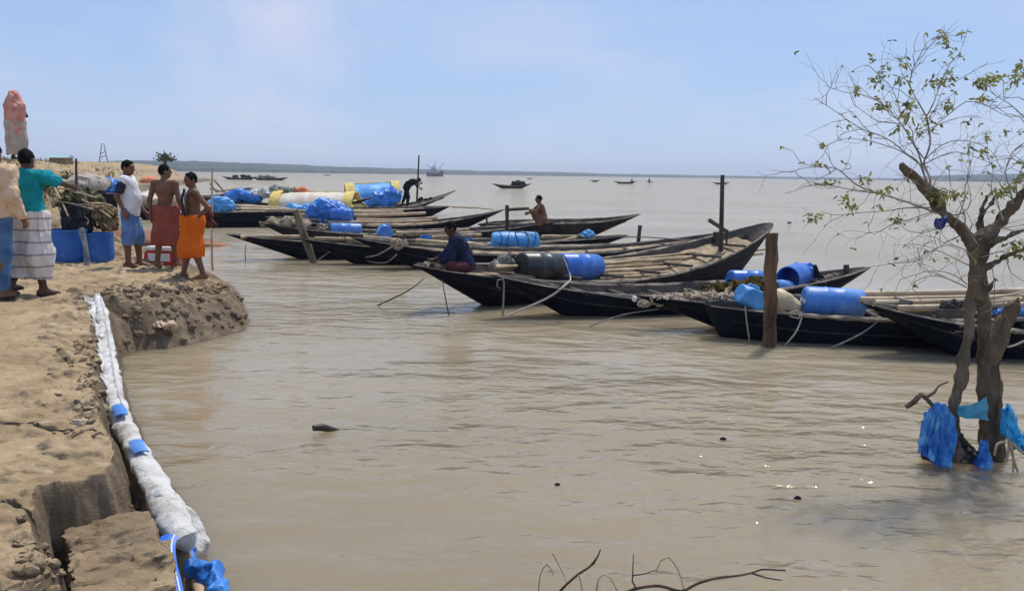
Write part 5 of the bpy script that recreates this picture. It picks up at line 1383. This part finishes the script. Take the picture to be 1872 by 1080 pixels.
heap(fb3, [(478, 323, .7), (490, 323, .8), (500, 324, .6)], NETGREEN, 'cargo', 'grey cargo on the right far boat of the pair', 'cargo', amp=.2, sc=1.5, h=.1, k=.4, flat=.5)
fb4 = farboat(1120, 1166, 332, 'distant long boat with a person, left of the tiniest rower', 240)
fb5 = farboat(1179, 1196, 331.5, 'distant tiny boat with one sitting rower', 255)
fb6 = farboat(1076, 1099, 328.5, 'distant low boat left of the long boat with a person', 300)
fb7 = farboat(1300, 1336, 333, 'distant low boat seen behind the tall pole', 260)
fb8 = farboat(1484, 1530, 332, 'distant boat seen through the left twigs of the tree', 280)
fb9 = farboat(960, 976, 326.5, 'distant speck of a boat beyond the lone small boat', 420)
fb10 = farboat(590, 606, 317.5, 'distant speck of a boat near the forested shore', 500)
def dup_tree(o, parent=None):
    c = o.copy(); COL.objects.link(c)
    if parent: c.parent = parent
    for ch in list(o.children): dup_tree(ch, c)
    return c
for b, t, lab in ((fb4, .78, 'tiny distant person sitting in the long boat'), (fb5, .5, 'tiny distant person sitting in the tiniest boat')):
    q = dup_tree(o7); q.location = b.pt(t, 0, .38); q['label'] = lab; q.scale = (1.25, 1.25, 1.35)
# fishing ship with masts on the horizon
b = at(795, 316, 640); b.z = 0
root = empty('fishing_ship', b, 'grey fishing ship with slanting masts against the far shore', 'ship')
SHIP = plain('ship_grey', (.16, .13, .15), .7)
g = G(); rows = []
for i in range(13):
    t = i / 12; w = 1.9 * math.sin(math.pi * min(max(t, .02), .98)) ** .5; zt = 2.0 + 2.2 * abs(t - .45) ** 2 * 4
    rows.append([b + Vector((-6 + 12 * t, u * w, -0.5 if abs(u) < .5 else zt)) for u in (-1, -.6, -.3, .3, .6, 1)])
g.sheet(rows[::-1], .1); g.obj('hull', SHIP, root)
g = G(); g.box(b + Vector((-1, 0, 3.2)), (4.5, 2.6, 2.6)); g.box(b + Vector((-.6, 0, 5.4)), (2.6, 2, 2.0)); g.obj('wheelhouse', plain('ship_pale', (.35, .33, .35), .7), root, smooth=False)
for a, c in (((0, 0, 2), (0, 0, 11)), ((0, 0, 3), (-6.5, 0, 9)), ((0, 0, 3), (6.5, 0, 9.5)), ((0, 0, 8), (-5, 0, 4)), ((4, 0, 2), (4, 0, 6))):
    g = G(); g.tube([b + Vector(a), b + Vector(c)], [.22, .14], 6); g.obj('mast', SHIP, root)

# ------------------------------------------------------------------ the bare tree standing in the water
TD = 6.5
BARK = mat('mud_stained_bark', (.055, .037, .024), (.28, .215, .15), 8, .9, 1.0, 30, .12, (1, 1, .4), c3=(.13, .080, .042), s3=4, lo3=.50, hi3=.62, bdist=.03, lo=.32, hi=.68)
TWIG = mat('grey_twig_bark', (.20, .172, .142), (.40, .35, .29), 12, .85, .3, 60, .15)
LEAF = mat('olive_leaf', (.12, .138, .038), (.34, .33, .10), 9, .55, 0, 20, .35, trans=.5, c3=(.42, .37, .10), s3=4, lo3=.55, hi3=.75, lo=.4, hi=.6)
def T(px, py, dd=0.0): return at(px, py, TD + dd)
rt = on(1785, 852, 0)
tree = empty('bare_tree', (rt.x, rt.y, 0), 'half dead leafless tree with forked muddy trunk standing in the brown water', 'tree')
def chain(pts):
    return [cap(T(*a[:2], a[3] if len(a) > 3 else 0), T(*b[:2], b[3] if len(b) > 3 else 0), a[2], b[2]) for a, b in zip(pts[:-1], pts[1:])]
pr = chain([(1762, 880, .105), (1752, 845, .085), (1740, 805, .062), (1739, 774, .046), (1746, 731, .042), (1756, 695, .041), (1763, 655, .042), (1770, 615, .036), (1773, 557, .034), (1782, 507, .040), (1790, 462, .055), (1796, 436, .058)])
pr += chain([(1816, 885, .115, .05), (1816, 848, .100, .05), (1812, 775, .080, .04), (1810, 712, .078, .03), (1808, 654, .074, .02), (1801, 607, .052, .01), (1797, 557, .038), (1791, 507, .042), (1790, 470, .05)])
pr += chain([(1807, 655, .07, 0), (1822, 620, .066, -.05), (1836, 590, .058, -.08), (1850, 562, .045, -.1)])
pr += chain([(1850, 562, .03, -.1), (1858, 545, .012, -.1)]) + chain([(1842, 578, .03, -.1), (1842, 556, .010, -.06)])
pr += chain([(1796, 545, .025, -.05), (1808, 526, .018, -.08), (1815, 515, .008, -.1)])
pr += chain([(1790, 462, .05), (1756, 418, .038), (1716, 378, .035), (1689, 342, .033), (1652, 306, .033)]) + chain([(1716, 378, .03), (1702, 350, .024), (1682, 330, .012)])
pr += chain([(1796, 436, .046), (1811, 425, .04), (1834, 402, .033), (1852, 374, .030), (1876, 350, .026), (1930, 300, .02)])
pr += chain([(1800, 430, .028, .05), (1793, 405, .017, .08), (1794, 378, .013, .1), (1806, 356, .009, .1)]) + chain([(1794, 395, .012, .08), (1812, 372, .009, .12), (1822, 350, .006, .14)])
pr += chain([(1796, 455, .022, -.05), (1825, 437, .017, -.1), (1850, 430, .013, -.1), (1890, 420, .01, -.1)]) + chain([(1793, 498, .02, -.03), (1812, 482, .016, -.08), (1838, 470, .013, -.1), (1885, 448, .009, -.1)])
g = blob(pr, .0095, .028); g.noise(.018, 10, (1, 1, .6), 1.0, 3); g.noise(.009, 36, (1, 1, .4), 3.0, 3)
g.obj('trunk', BARK, tree)
# limbs and twigs: traced leaders, then side shoots
rt_ = random.Random(21)
LEAD = [
 ([(1711, 372), (1690, 322), (1681, 285), (1662, 250), (1648, 227), (1635, 212), (1624, 199), (1612, 170)], .013, .1),
 ([(1700, 355), (1700, 325), (1689, 301), (1697, 275), (1701, 255), (1697, 230), (1693, 212), (1680, 190), (1669, 170), (1663, 152), (1668, 128), (1680, 105), (1692, 82), (1706, 70), (1722, 64)], .014, -.1),
 ([(1700, 355), (1681, 300), (1655, 280), (1632, 260), (1604, 246), (1575, 236), (1550, 220), (1526, 203), (1489, 179)], .010, -.2),
 ([(1713, 390), (1680, 377), (1648, 366), (1607, 354), (1580, 345), (1559, 333), (1545, 320), (1530, 309), (1505, 305), (1485, 306), (1462, 309), (1442, 317)], .012, -.15),
 ([(1705, 380), (1660, 380), (1616, 386), (1570, 389), (1530, 393), (1500, 387)], .008, .2),
 ([(1607, 354), (1570, 349), (1542, 344), (1510, 338), (1485, 339), (1436, 354)], .007, -.2),
 ([(1681, 300), (1650, 278), (1624, 268), (1590, 258), (1554, 254), (1530, 258), (1501, 272)], .006, .15),
 ([(1693, 290), (1712, 272), (1740, 258), (1770, 258), (1800, 268), (1819, 285), (1832, 317)], .006, .1),
 ([(1697, 245), (1715, 225), (1740, 205), (1766, 186), (1790, 187), (1812, 198), (1848, 214), (1885, 205)], .007, .15),
 ([(1693, 215), (1706, 190), (1715, 165), (1724, 142), (1738, 115), (1752, 100), (1760, 82), (1770, 52)], .007, -.1),
 ([(1730, 160), (1750, 148), (1772, 135), (1796, 122), (1806, 114)], .004, -.15),
 ([(1700, 235), (1730, 222), (1760, 214), (1790, 215)], .005, .2),
 ([(1689, 301), (1720, 285), (1750, 278), (1785, 288), (1815, 300)], .006, -.2),
 ([(1689, 290), (1670, 262), (1668, 240), (1650, 215), (1640, 185), (1630, 160), (1615, 145)], .007, -.25),
 ([(1624, 199), (1600, 182), (1570, 172), (1540, 168), (1508, 156)], .006, .1),
 ([(1648, 227), (1630, 225), (1605, 222), (1580, 205), (1560, 190), (1553, 170)], .006, .2),
 ([(1616, 150), (1590, 122), (1572, 122), (1556, 132)], .004, .1),
 ([(1852, 374), (1845, 340), (1838, 315), (1850, 280), (1872, 262), (1900, 250)], .010, .1),
 ([(1900, 250), (1872, 215), (1845, 190), (1820, 175), (1806, 165)], .008, .12),
 ([(1880, 240), (1866, 215), (1840, 208), (1815, 190)], .006, -.1),
 ([(1872, 300), (1850, 290), (1825, 292), (1800, 305)], .006, .2),
 ([(1890, 195), (1862, 178), (1836, 180), (1835, 150)], .006, .2),
 ([(1834, 402), (1822, 370), (1812, 345), (1816, 310), (1806, 290)], .007, -.15),
 ([(1860, 360), (1858, 330), (1870, 305), (1876, 280)], .008, -.1),
 ([(1766, 525), (1752, 518), (1736, 511), (1720, 505), (1706, 504), (1690, 507), (1672, 514), (1668, 530)], .007, -.2),
 ([(1768, 520), (1748, 505), (1727, 497), (1708, 495), (1690, 497), (1670, 503), (1645, 511)], .006, -.3),
 ([(1784, 490), (1760, 480), (1730, 465), (1700, 452), (1660, 445)], .006, -.1),
 ([(1784, 478), (1762, 455), (1740, 448), (1716, 452), (1680, 470), (1640, 480), (1590, 488)], .007, -.25),
 ([(1757, 430), (1735, 440), (1712, 455), (1690, 470), (1668, 478), (1630, 482)], .006, -.1),
 ([(1742, 411), (1720, 416), (1690, 425), (1660, 422), (1640, 408)], .006, -.2),
 ([(1716, 385), (1690, 392), (1660, 402), (1630, 410), (1600, 428), (1590, 425), (1586, 405)], .006, -.15),
 ([(1730, 395), (1752, 392), (1770, 380), (1775, 360), (1768, 330), (1772, 300)], .008, .15),
 ([(1760, 425), (1765, 400), (1755, 370), (1738, 340), (1735, 300)], .007, .2),
 ([(1745, 412), (1762, 370), (1765, 340), (1772, 320), (1775, 292)], .006, -.2),
 ([(1790, 450), (1770, 420), (1758, 390)], .007, -.3), ([(1790, 440), (1815, 420), (1850, 415), (1900, 405)], .006, -.2),
 ([(1796, 470), (1830, 460), (1870, 470), (1910, 500)], .007, -.15), ([(1794, 500), (1812, 560), (1808, 590)], .008, -.12),
 ([(1812, 480), (1818, 520), (1816, 560)], .006, -.2), ([(1838, 470), (1850, 500), (1868, 512)], .005, -.2)]
g = G(); tips = []
def shoot(p, d, r, n, depth):
    P = [p]; 
    for i in range(n):
        d = (d + Vector((rt_.gauss(0, .28), rt_.gauss(0, .28), rt_.gauss(.02, .25)))).normalized()
        P.append(P[-1] + d * rt_.uniform(.03, .06))
    g.tube(P, [lerp(r, r * .35, i / n) for i in range(n + 1)], 4)
    tips.append(P[-1])
    if depth > 0:
        for _ in range(rt_.randint(1, 2)):
            k = rt_.randint(1, n - 1); dd = (P[k] - P[k - 1]).normalized() + Vector((rt_.gauss(0, .7), rt_.gauss(0, .7), rt_.gauss(0, .6)))
            shoot(P[k], dd.normalized(), r * .6, rt_.randint(3, 5), depth - 1)
for pts, r, dd in LEAD:
    n = len(pts)
    P = [T(x, y, dd * min(1, i / 3) + .10 * math.sin(i * 1.3 + x)) for i, (x, y) in enumerate(pts)]
    g.tube(P, [lerp(r * .72, .0018, (i / (n - 1)) ** .7) for i in range(n)], 6, .05, jit=.3)
    tips.append(P[-1])
    for i in range(1, n):
        for _ in range(rt_.choice((0, 1, 1, 2))):
            q = P[i - 1].lerp(P[i], rt_.random()); t = (P[i] - P[i - 1]).normalized()
            d = (t + Vector((rt_.gauss(0, .7), rt_.gauss(0, .7), rt_.gauss(.1, .65)))).normalized()
            shoot(q, d, min(r * .34, .0032), rt_.randint(4, 8), 1)
g.obj('branches', TWIG, tree)
# leaves: sparse drooping bunches
g = G(); r = random.Random(5)
def leaf(p, s, droop=.5):
    a = Vector((r.gauss(0, .8), r.gauss(0, .8), r.gauss(-droop, .5))).normalized(); b = a.cross(Vector((r.gauss(0, 1), r.gauss(0, 1), r.gauss(0, 1)))).normalized(); n = a.cross(b)
    w = s * .19
    c = [p, p + a * s * .3 + b * w + n * w * .3, p + a * s * .65 + b * w * .9 + n * w * .2, p + a * s, p + a * s * .65 - b * w * .9 + n * w * .2, p + a * s * .3 - b * w + n * w * .3, p + a * s * .32 - n * w * .2, p + a * s * .66 - n * w * .3]
    g.add(c, [(0, 6, 1), (1, 6, 7, 2), (2, 7, 3), (3, 7, 4), (4, 7, 6, 5), (5, 6, 0)])
BUNCH = [(1507, 266, 4, 5), (1490, 297, 4, 5), (1500, 300, 4, 6), (1505, 334, 5, 8), (1525, 330, 5, 7), (1480, 396, 9, 9), (1495, 394, 6, 6), (1545, 360, 8, 9), (1552, 374, 10, 10), (1563, 378, 6, 6), (1585, 326, 5, 6), (1625, 343, 8, 9), (1614, 350, 5, 6), (1640, 400, 8, 7), (1605, 375, 5, 5),
         (1563, 160, 7, 7), (1570, 170, 5, 7), (1600, 150, 10, 11), (1612, 135, 6, 8), (1596, 110, 4, 6), (1622, 118, 5, 6), (1606, 195, 10, 9), (1620, 190, 8, 9), (1645, 148, 7, 8), (1652, 142, 5, 6), (1660, 190, 10, 8), (1658, 205, 6, 6), (1680, 240, 10, 14), (1695, 222, 8, 14), (1655, 115, 6, 8),
         (1722, 68, 9, 8), (1730, 76, 6, 6), (1762, 62, 5, 5), (1745, 98, 6, 8), (1722, 150, 12, 10), (1738, 136, 10, 8), (1735, 190, 10, 9), (1730, 196, 6, 6), (1700, 150, 6, 8), (1800, 148, 26, 12), (1815, 142, 18, 10), (1790, 152, 10, 8), (1864, 136, 26, 10), (1850, 145, 10, 9), (1868, 120, 8, 6),
         (1800, 180, 8, 8), (1788, 182, 5, 5), (1770, 224, 4, 4), (1800, 248, 4, 4), (1773, 272, 6, 8), (1798, 278, 7, 8), (1712, 354, 22, 10), (1738, 356, 22, 10), (1725, 362, 12, 10), (1762, 355, 8, 8), (1838, 347, 14, 12), (1858, 336, 16, 12), (1870, 322, 12, 8), (1820, 350, 6, 8), (1850, 452, 12, 12), (1868, 450, 12, 10), (1866, 466, 6, 6), (1872, 300, 8, 8), (1839, 239, 3, 3), (1866, 240, 4, 5), (1640, 235, 5, 8), (1590, 250, 4, 8), (1575, 335, 4, 6)]
for x, y, n, sp in BUNCH:
    dd = r.uniform(-.2, .2)
    for _ in range(int(n * 1.9)):
        leaf(T(x + r.gauss(0, sp * .7), y + r.gauss(0, sp * .55), dd + r.gauss(0, .05)), r.uniform(.028, .058))
for p in tips:
    if r.random() < .22: leaf(p, r.uniform(.03, .05)); leaf(p, r.uniform(.03, .05))
for x, y in ((1662, 205), (1668, 212), (1655, 200)): leaf(T(x, y), .10, 2.5)
g.obj('leaves', LEAF, tree, smooth=False)

# rags and nets caught on it
NETB = mat('blue_net_plastic', (.008, .10, .40), (.015, .19, .62), 6, .45, .8, 22, .4, (1, 1, .6), c3=(.14, .44, .74), s3=8, lo3=.47, hi3=.62, bdist=.03)
def hang(tops, bots, amp, folds, n=22, m_=18, th=.004, seed=0.0, tatter=.0):
    # a hanging torn sheet: a row of points along its top edge, a row along its bottom edge
    Pt, _ = resample(tops, [1] * len(tops), .001 + sum((tops[i + 1] - tops[i]).length for i in range(len(tops) - 1)) / m_)
    rows = []
    for i in range(n + 1):
        t = i / n; row = []
        for j in range(m_ + 1):
            s_ = j / m_
            def ev(L):
                x = s_ * (len(L) - 1); k = min(int(x), len(L) - 2); return L[k].lerp(L[k + 1], x - k)
            e = 1 + tatter * mnoise.noise(Vector((s_ * 9 + seed, 2, 0)))
            p = ev(tops).lerp(ev(bots), min(t * e, 1.2))
            w = mnoise.turbulence_vector(Vector((s_ * 4 + seed, t * 1.6, seed)), 3, False)
            row.append(p + Vector((w[0] * amp * 1.6, -amp * .8 * math.sin(folds * s_ * 6.28 + 1.5 * t + seed) * (.3 + t) + w[1] * amp * 1.8, w[2] * amp * 1.2)))
        rows.append(row)
    g = G(); g.sheet(rows, th); return g
g = G()
for k, (tp, bt, am, fo) in enumerate([
    ([T(1700, 745, -.13), T(1716, 737, -.17), T(1732, 742, -.15), T(1742, 760, -.08)], [T(1700, 838, -.15), T(1716, 850, -.20), T(1730, 852, -.18), T(1741, 848, -.12)], .018, 2.6),
    ([T(1692, 752, -.08), T(1706, 744, -.15), T(1720, 752, -.19)], [T(1682, 812, -.12), T(1696, 836, -.20), T(1716, 846, -.22)], .020, 1.7),
    ([T(1724, 775, -.18), T(1736, 790, -.15), T(1744, 800, -.10)], [T(1716, 848, -.21), T(1734, 853, -.18), T(1746, 846, -.12)], .018, 1.4),
    ([T(1686, 770, -.05), T(1694, 765, -.14)], [T(1681, 822, -.06), T(1690, 830, -.17)], .02, 1.2)]):
    gg = hang(tp, bt, am, fo, seed=k * 3.3 + 1, tatter=.12, th=.012); g.add(gg.verts(), gg.f)
gg = blob([cap(T(1718, 752, -.09), T(1706, 795, -.09), .045, .07), cap(T(1706, 795, -.09), T(1722, 850, -.09), .07, .06), ell(T(1728, 805, -.05), (.07, .08, .14))], .012, .05, cut=[((0, 0, -.03), (0, 0, -1))])
gg.noise(.03, 9, (1, 1, .4), 2.0, 3); gg.noise(.014, 28, (1, 1, .4), 6.0, 2); g.add(gg.verts(), gg.f)
g.obj('blue_net', NETB, label='bright blue net bundled round the left trunk at the water', cat='net')
g = blob([cap(T(1690, 795, -.05), T(1700, 835, -.02), .035, .045), cap(T(1700, 835, -.02), T(1735, 858, 0), .045, .05), cap(T(1752, 800, 0), T(1765, 845, 0), .06, .10)], .013, .05, cut=[((0, 0, -.03), (0, 0, -1))]); g.noise(.04, 9); g.noise(.015, 30)
g.obj('black_rag', mat('wet_black_rag', (.006, .006, .008), (.025, .022, .02), 8, .5, .8, 30, .4), label='wet black rag wrapped under the blue net on the left trunk', cat='rag')
g = blob([cap(T(1800, 812, -.12), T(1795, 850, -.13), .03, .055), cap(T(1806, 830, -.12), T(1798, 855, -.13), .035, .045)], .010, .03, cut=[((0, 0, -.03), (0, 0, -1))]); g.noise(.02, 14)
g.obj('blue_rag', NETB, label='small blue rag at the waterline of the right trunk', cat='rag')
CYAN = mat('pale_cyan_cloth', (.10, .42, .58), (.24, .60, .74), 6, .6, .4, 24, .3, trans=.45)
def drape(a, b, c, d, n=14, m_=8, amp=.012, th=.004):
    rows = []
    for i in range(n + 1):
        s = i / n; row = []
        for j in range(m_ + 1):
            t = j / m_; p = (a.lerp(b, s)).lerp(c.lerp(d, s), t); q = mnoise.turbulence_vector(p * 7, 2, False)
            row.append(p + Vector(q) * amp + Vector((0, -.012 * math.sin(9 * t + 4 * s), 0)))
        rows.append(row)
    g = G(); g.sheet(rows, th); return g
g = drape(T(1752, 742, -.07), T(1803, 727, -.12), T(1754, 756, -.07), T(1806, 770, -.12), amp=.018)
g.obj('cyan_cloth', CYAN, label='thin pale cyan cloth stretched between the two trunks', cat='cloth')
g = hang([T(1832, 746, -.12), T(1840, 742, -.15), T(1846, 752, -.16)], [T(1838, 800, -.14), T(1862, 815, -.2), T(1884, 822, -.18)], .026, 2.2, seed=4.0, tatter=.1, th=.01)
gg = hang([T(1842, 770, -.17), T(1858, 785, -.18), T(1880, 800, -.16)], [T(1848, 812, -.18), T(1866, 824, -.21), T(1890, 834, -.18)], .024, 2.0, seed=9.0, tatter=.2, th=.01); g.add(gg.verts(), gg.f)
g.obj('cyan_net', mat('cyan_net_plastic', (.01, .28, .62), (.07, .50, .80), 6, .5, .7, 26, .35, (1, 1, .6), c3=(.22, .60, .82), s3=5, lo3=.52, hi3=.68, bdist=.02), label='sky blue net draped off the right side of the right trunk', cat='net')
for i, P in enumerate([[(1845, 808), (1842, 835), (1826, 860)], [(1848, 812), (1853, 840), (1862, 866)], [(1850, 808), (1866, 825), (1884, 836)], [(1843, 800), (1852, 830), (1852, 862)], [(1838, 806), (1822, 812), (1818, 832)]]):
    pole([T(x, y, -.22 - .02 * k) for k, (x, y) in enumerate(P)], .011, STICKM, 'pale root like stick hanging below the sky blue net', 'pale sticks below the net', name='stick', cat='stick', r2=.007, jit=.3, step=.03)
pole([T(1656, 744, -.1), T(1672, 734, -.12), T(1684, 722, -.12), T(1700, 735, -.1), T(1712, 750, -.08)], .017, BARK, 'forked broken branch caught on the blue net', name='branch', cat='branch', r2=.015, jit=.5, step=.03)
pole([T(1690, 728, -.1), T(1708, 716, -.05), T(1716, 705, -.02), T(1733, 698, .0)], .013, BARK, 'knobbly twig above the broken branch left of the trunk', name='branch', cat='branch', r2=.006, jit=.6, step=.03)
g = blob([ell(T(1719, 407, -.1), (.04, .03, .035)), ell(T(1726, 403, -.1), (.025, .03, .03))], .007, .02); g.noise(.02, 22)
g.obj('navy_scrap', mat('navy_plastic_scrap', (.01, .015, .12), (.03, .05, .26), 8, .5), label='navy plastic scrap snagged under the sawn off limb', cat='plastic scrap')

# drowned twigs at the bottom of the picture
def W(px, py, z): return on(px, py, z)
DT = mat('dark_drowned_twig', (.05, .028, .018), (.12, .075, .05), 9, .7, .4, 50, .25)
PT = mat('pale_reed', (.34, .26, .15), (.50, .40, .25), 9, .8, .3, 50, .2)
def tw(pts, r, m, label, grp=None, d0=4.12, name='twig', r2=None):
    pole([at(x, y, d0 + dz * .6) for x, y, dz in pts], r, m, label, grp, name, 'twig', .3, r2=r2 or r * .45, sides=6, step=.03)
tw([(1010, 1095, 0), (1035, 1068, .05), (1058, 1048, .1), (1078, 1035, .12), (1092, 1018, .15), (1098, 1004, .18)], .0075, DT, 'dark twig slanting up at the bottom edge')
tw([(1072, 1038, .12), (1086, 1030, .13), (1096, 1008, .14)], .004, DT, 'thin side shoot of the dark slanting twig')
tw([(1130, 1090, 0), (1160, 1076, .0), (1205, 1070, .02), (1245, 1080, .0), (1275, 1066, .05), (1310, 1056, .1), (1345, 1052, .12), (1372, 1047, .15), (1392, 1040, .16), (1420, 1041, .18), (1436, 1042, .2)], .0085, DT, 'long dark branch lying just above the water at the bottom edge')
tw([(1163, 1075, .0), (1156, 1062, .0), (1157, 1040, .02), (1158, 1012, .02)], .005, DT, 'short upright shoot of the long dark branch')
tw([(1157, 1051, .0), (1180, 1048, .02), (1199, 1041, .04)], .004, DT, 'tiny level shoot beside the upright one')
tw([(1374, 1047, .15), (1400, 1055, .16), (1430, 1060, .18)], .005, DT, 'lower fork at the tip of the long dark branch')
for P in ([(984, 1085, 0), (988, 1050, 0), (1000, 1030, 0), (1012, 1050, 0)], [(1010, 1010, .1), (1026, 1040, .05), (1036, 1064, .0)], [(1090, 1085, 0), (1094, 1058, 0), (1104, 1049, 0), (1116, 1056, 0), (1126, 1075, 0), (1134, 1090, 0)], [(1250, 1076, 0), (1240, 1042, .03), (1222, 1018, .06), (1208, 1024, .06), (1200, 1045, .05)], [(1058, 1050, 0), (1064, 1075, 0), (1064, 1095, 0)]):
    tw(P, .004, PT, 'pale thin bent reed at the bottom edge', 'pale reeds at the bottom edge', r2=.003)

# dry tufts and rubble over the embankment
TUFT = mat('dry_grass', (.13, .10, .05), (.34, .27, .14), 2, .9, 0, 20, .1, c3=(.10, .115, .05), s3=.5, lo3=.5, hi3=.62)
g = G(); r = random.Random(17)
n = 0
while n < 2600:
    y = 21 * math.exp(r.random() * 1.75); px = r.uniform(-60, 335); x = (px - 936) / F_PX * y
    z = land_z(x, y) if n % 1 == 0 else 0
    n += 1
    if z < 1.0 or fbm(np.array([x * .22]), np.array([y * .22]), 3)[0] < -.02: continue
    s = r.uniform(.10, .26) * (1 + y / 90)
    for _ in range(5):
        d = Vector((r.gauss(0, .5), r.gauss(0, .5), 1)).normalized() * s; w = Vector((r.gauss(0, 1), r.gauss(0, 1), 0)).normalized() * s * .14
        p = Vector((x + r.gauss(0, s * .5), y + r.gauss(0, s * .5), z - .02))
        g.add([p - w, p + w, p + d + w * .2, p + d - w * .2], [(0, 1, 2, 3)])
g.obj('dry_grass', TUFT, kind='stuff', smooth=False)
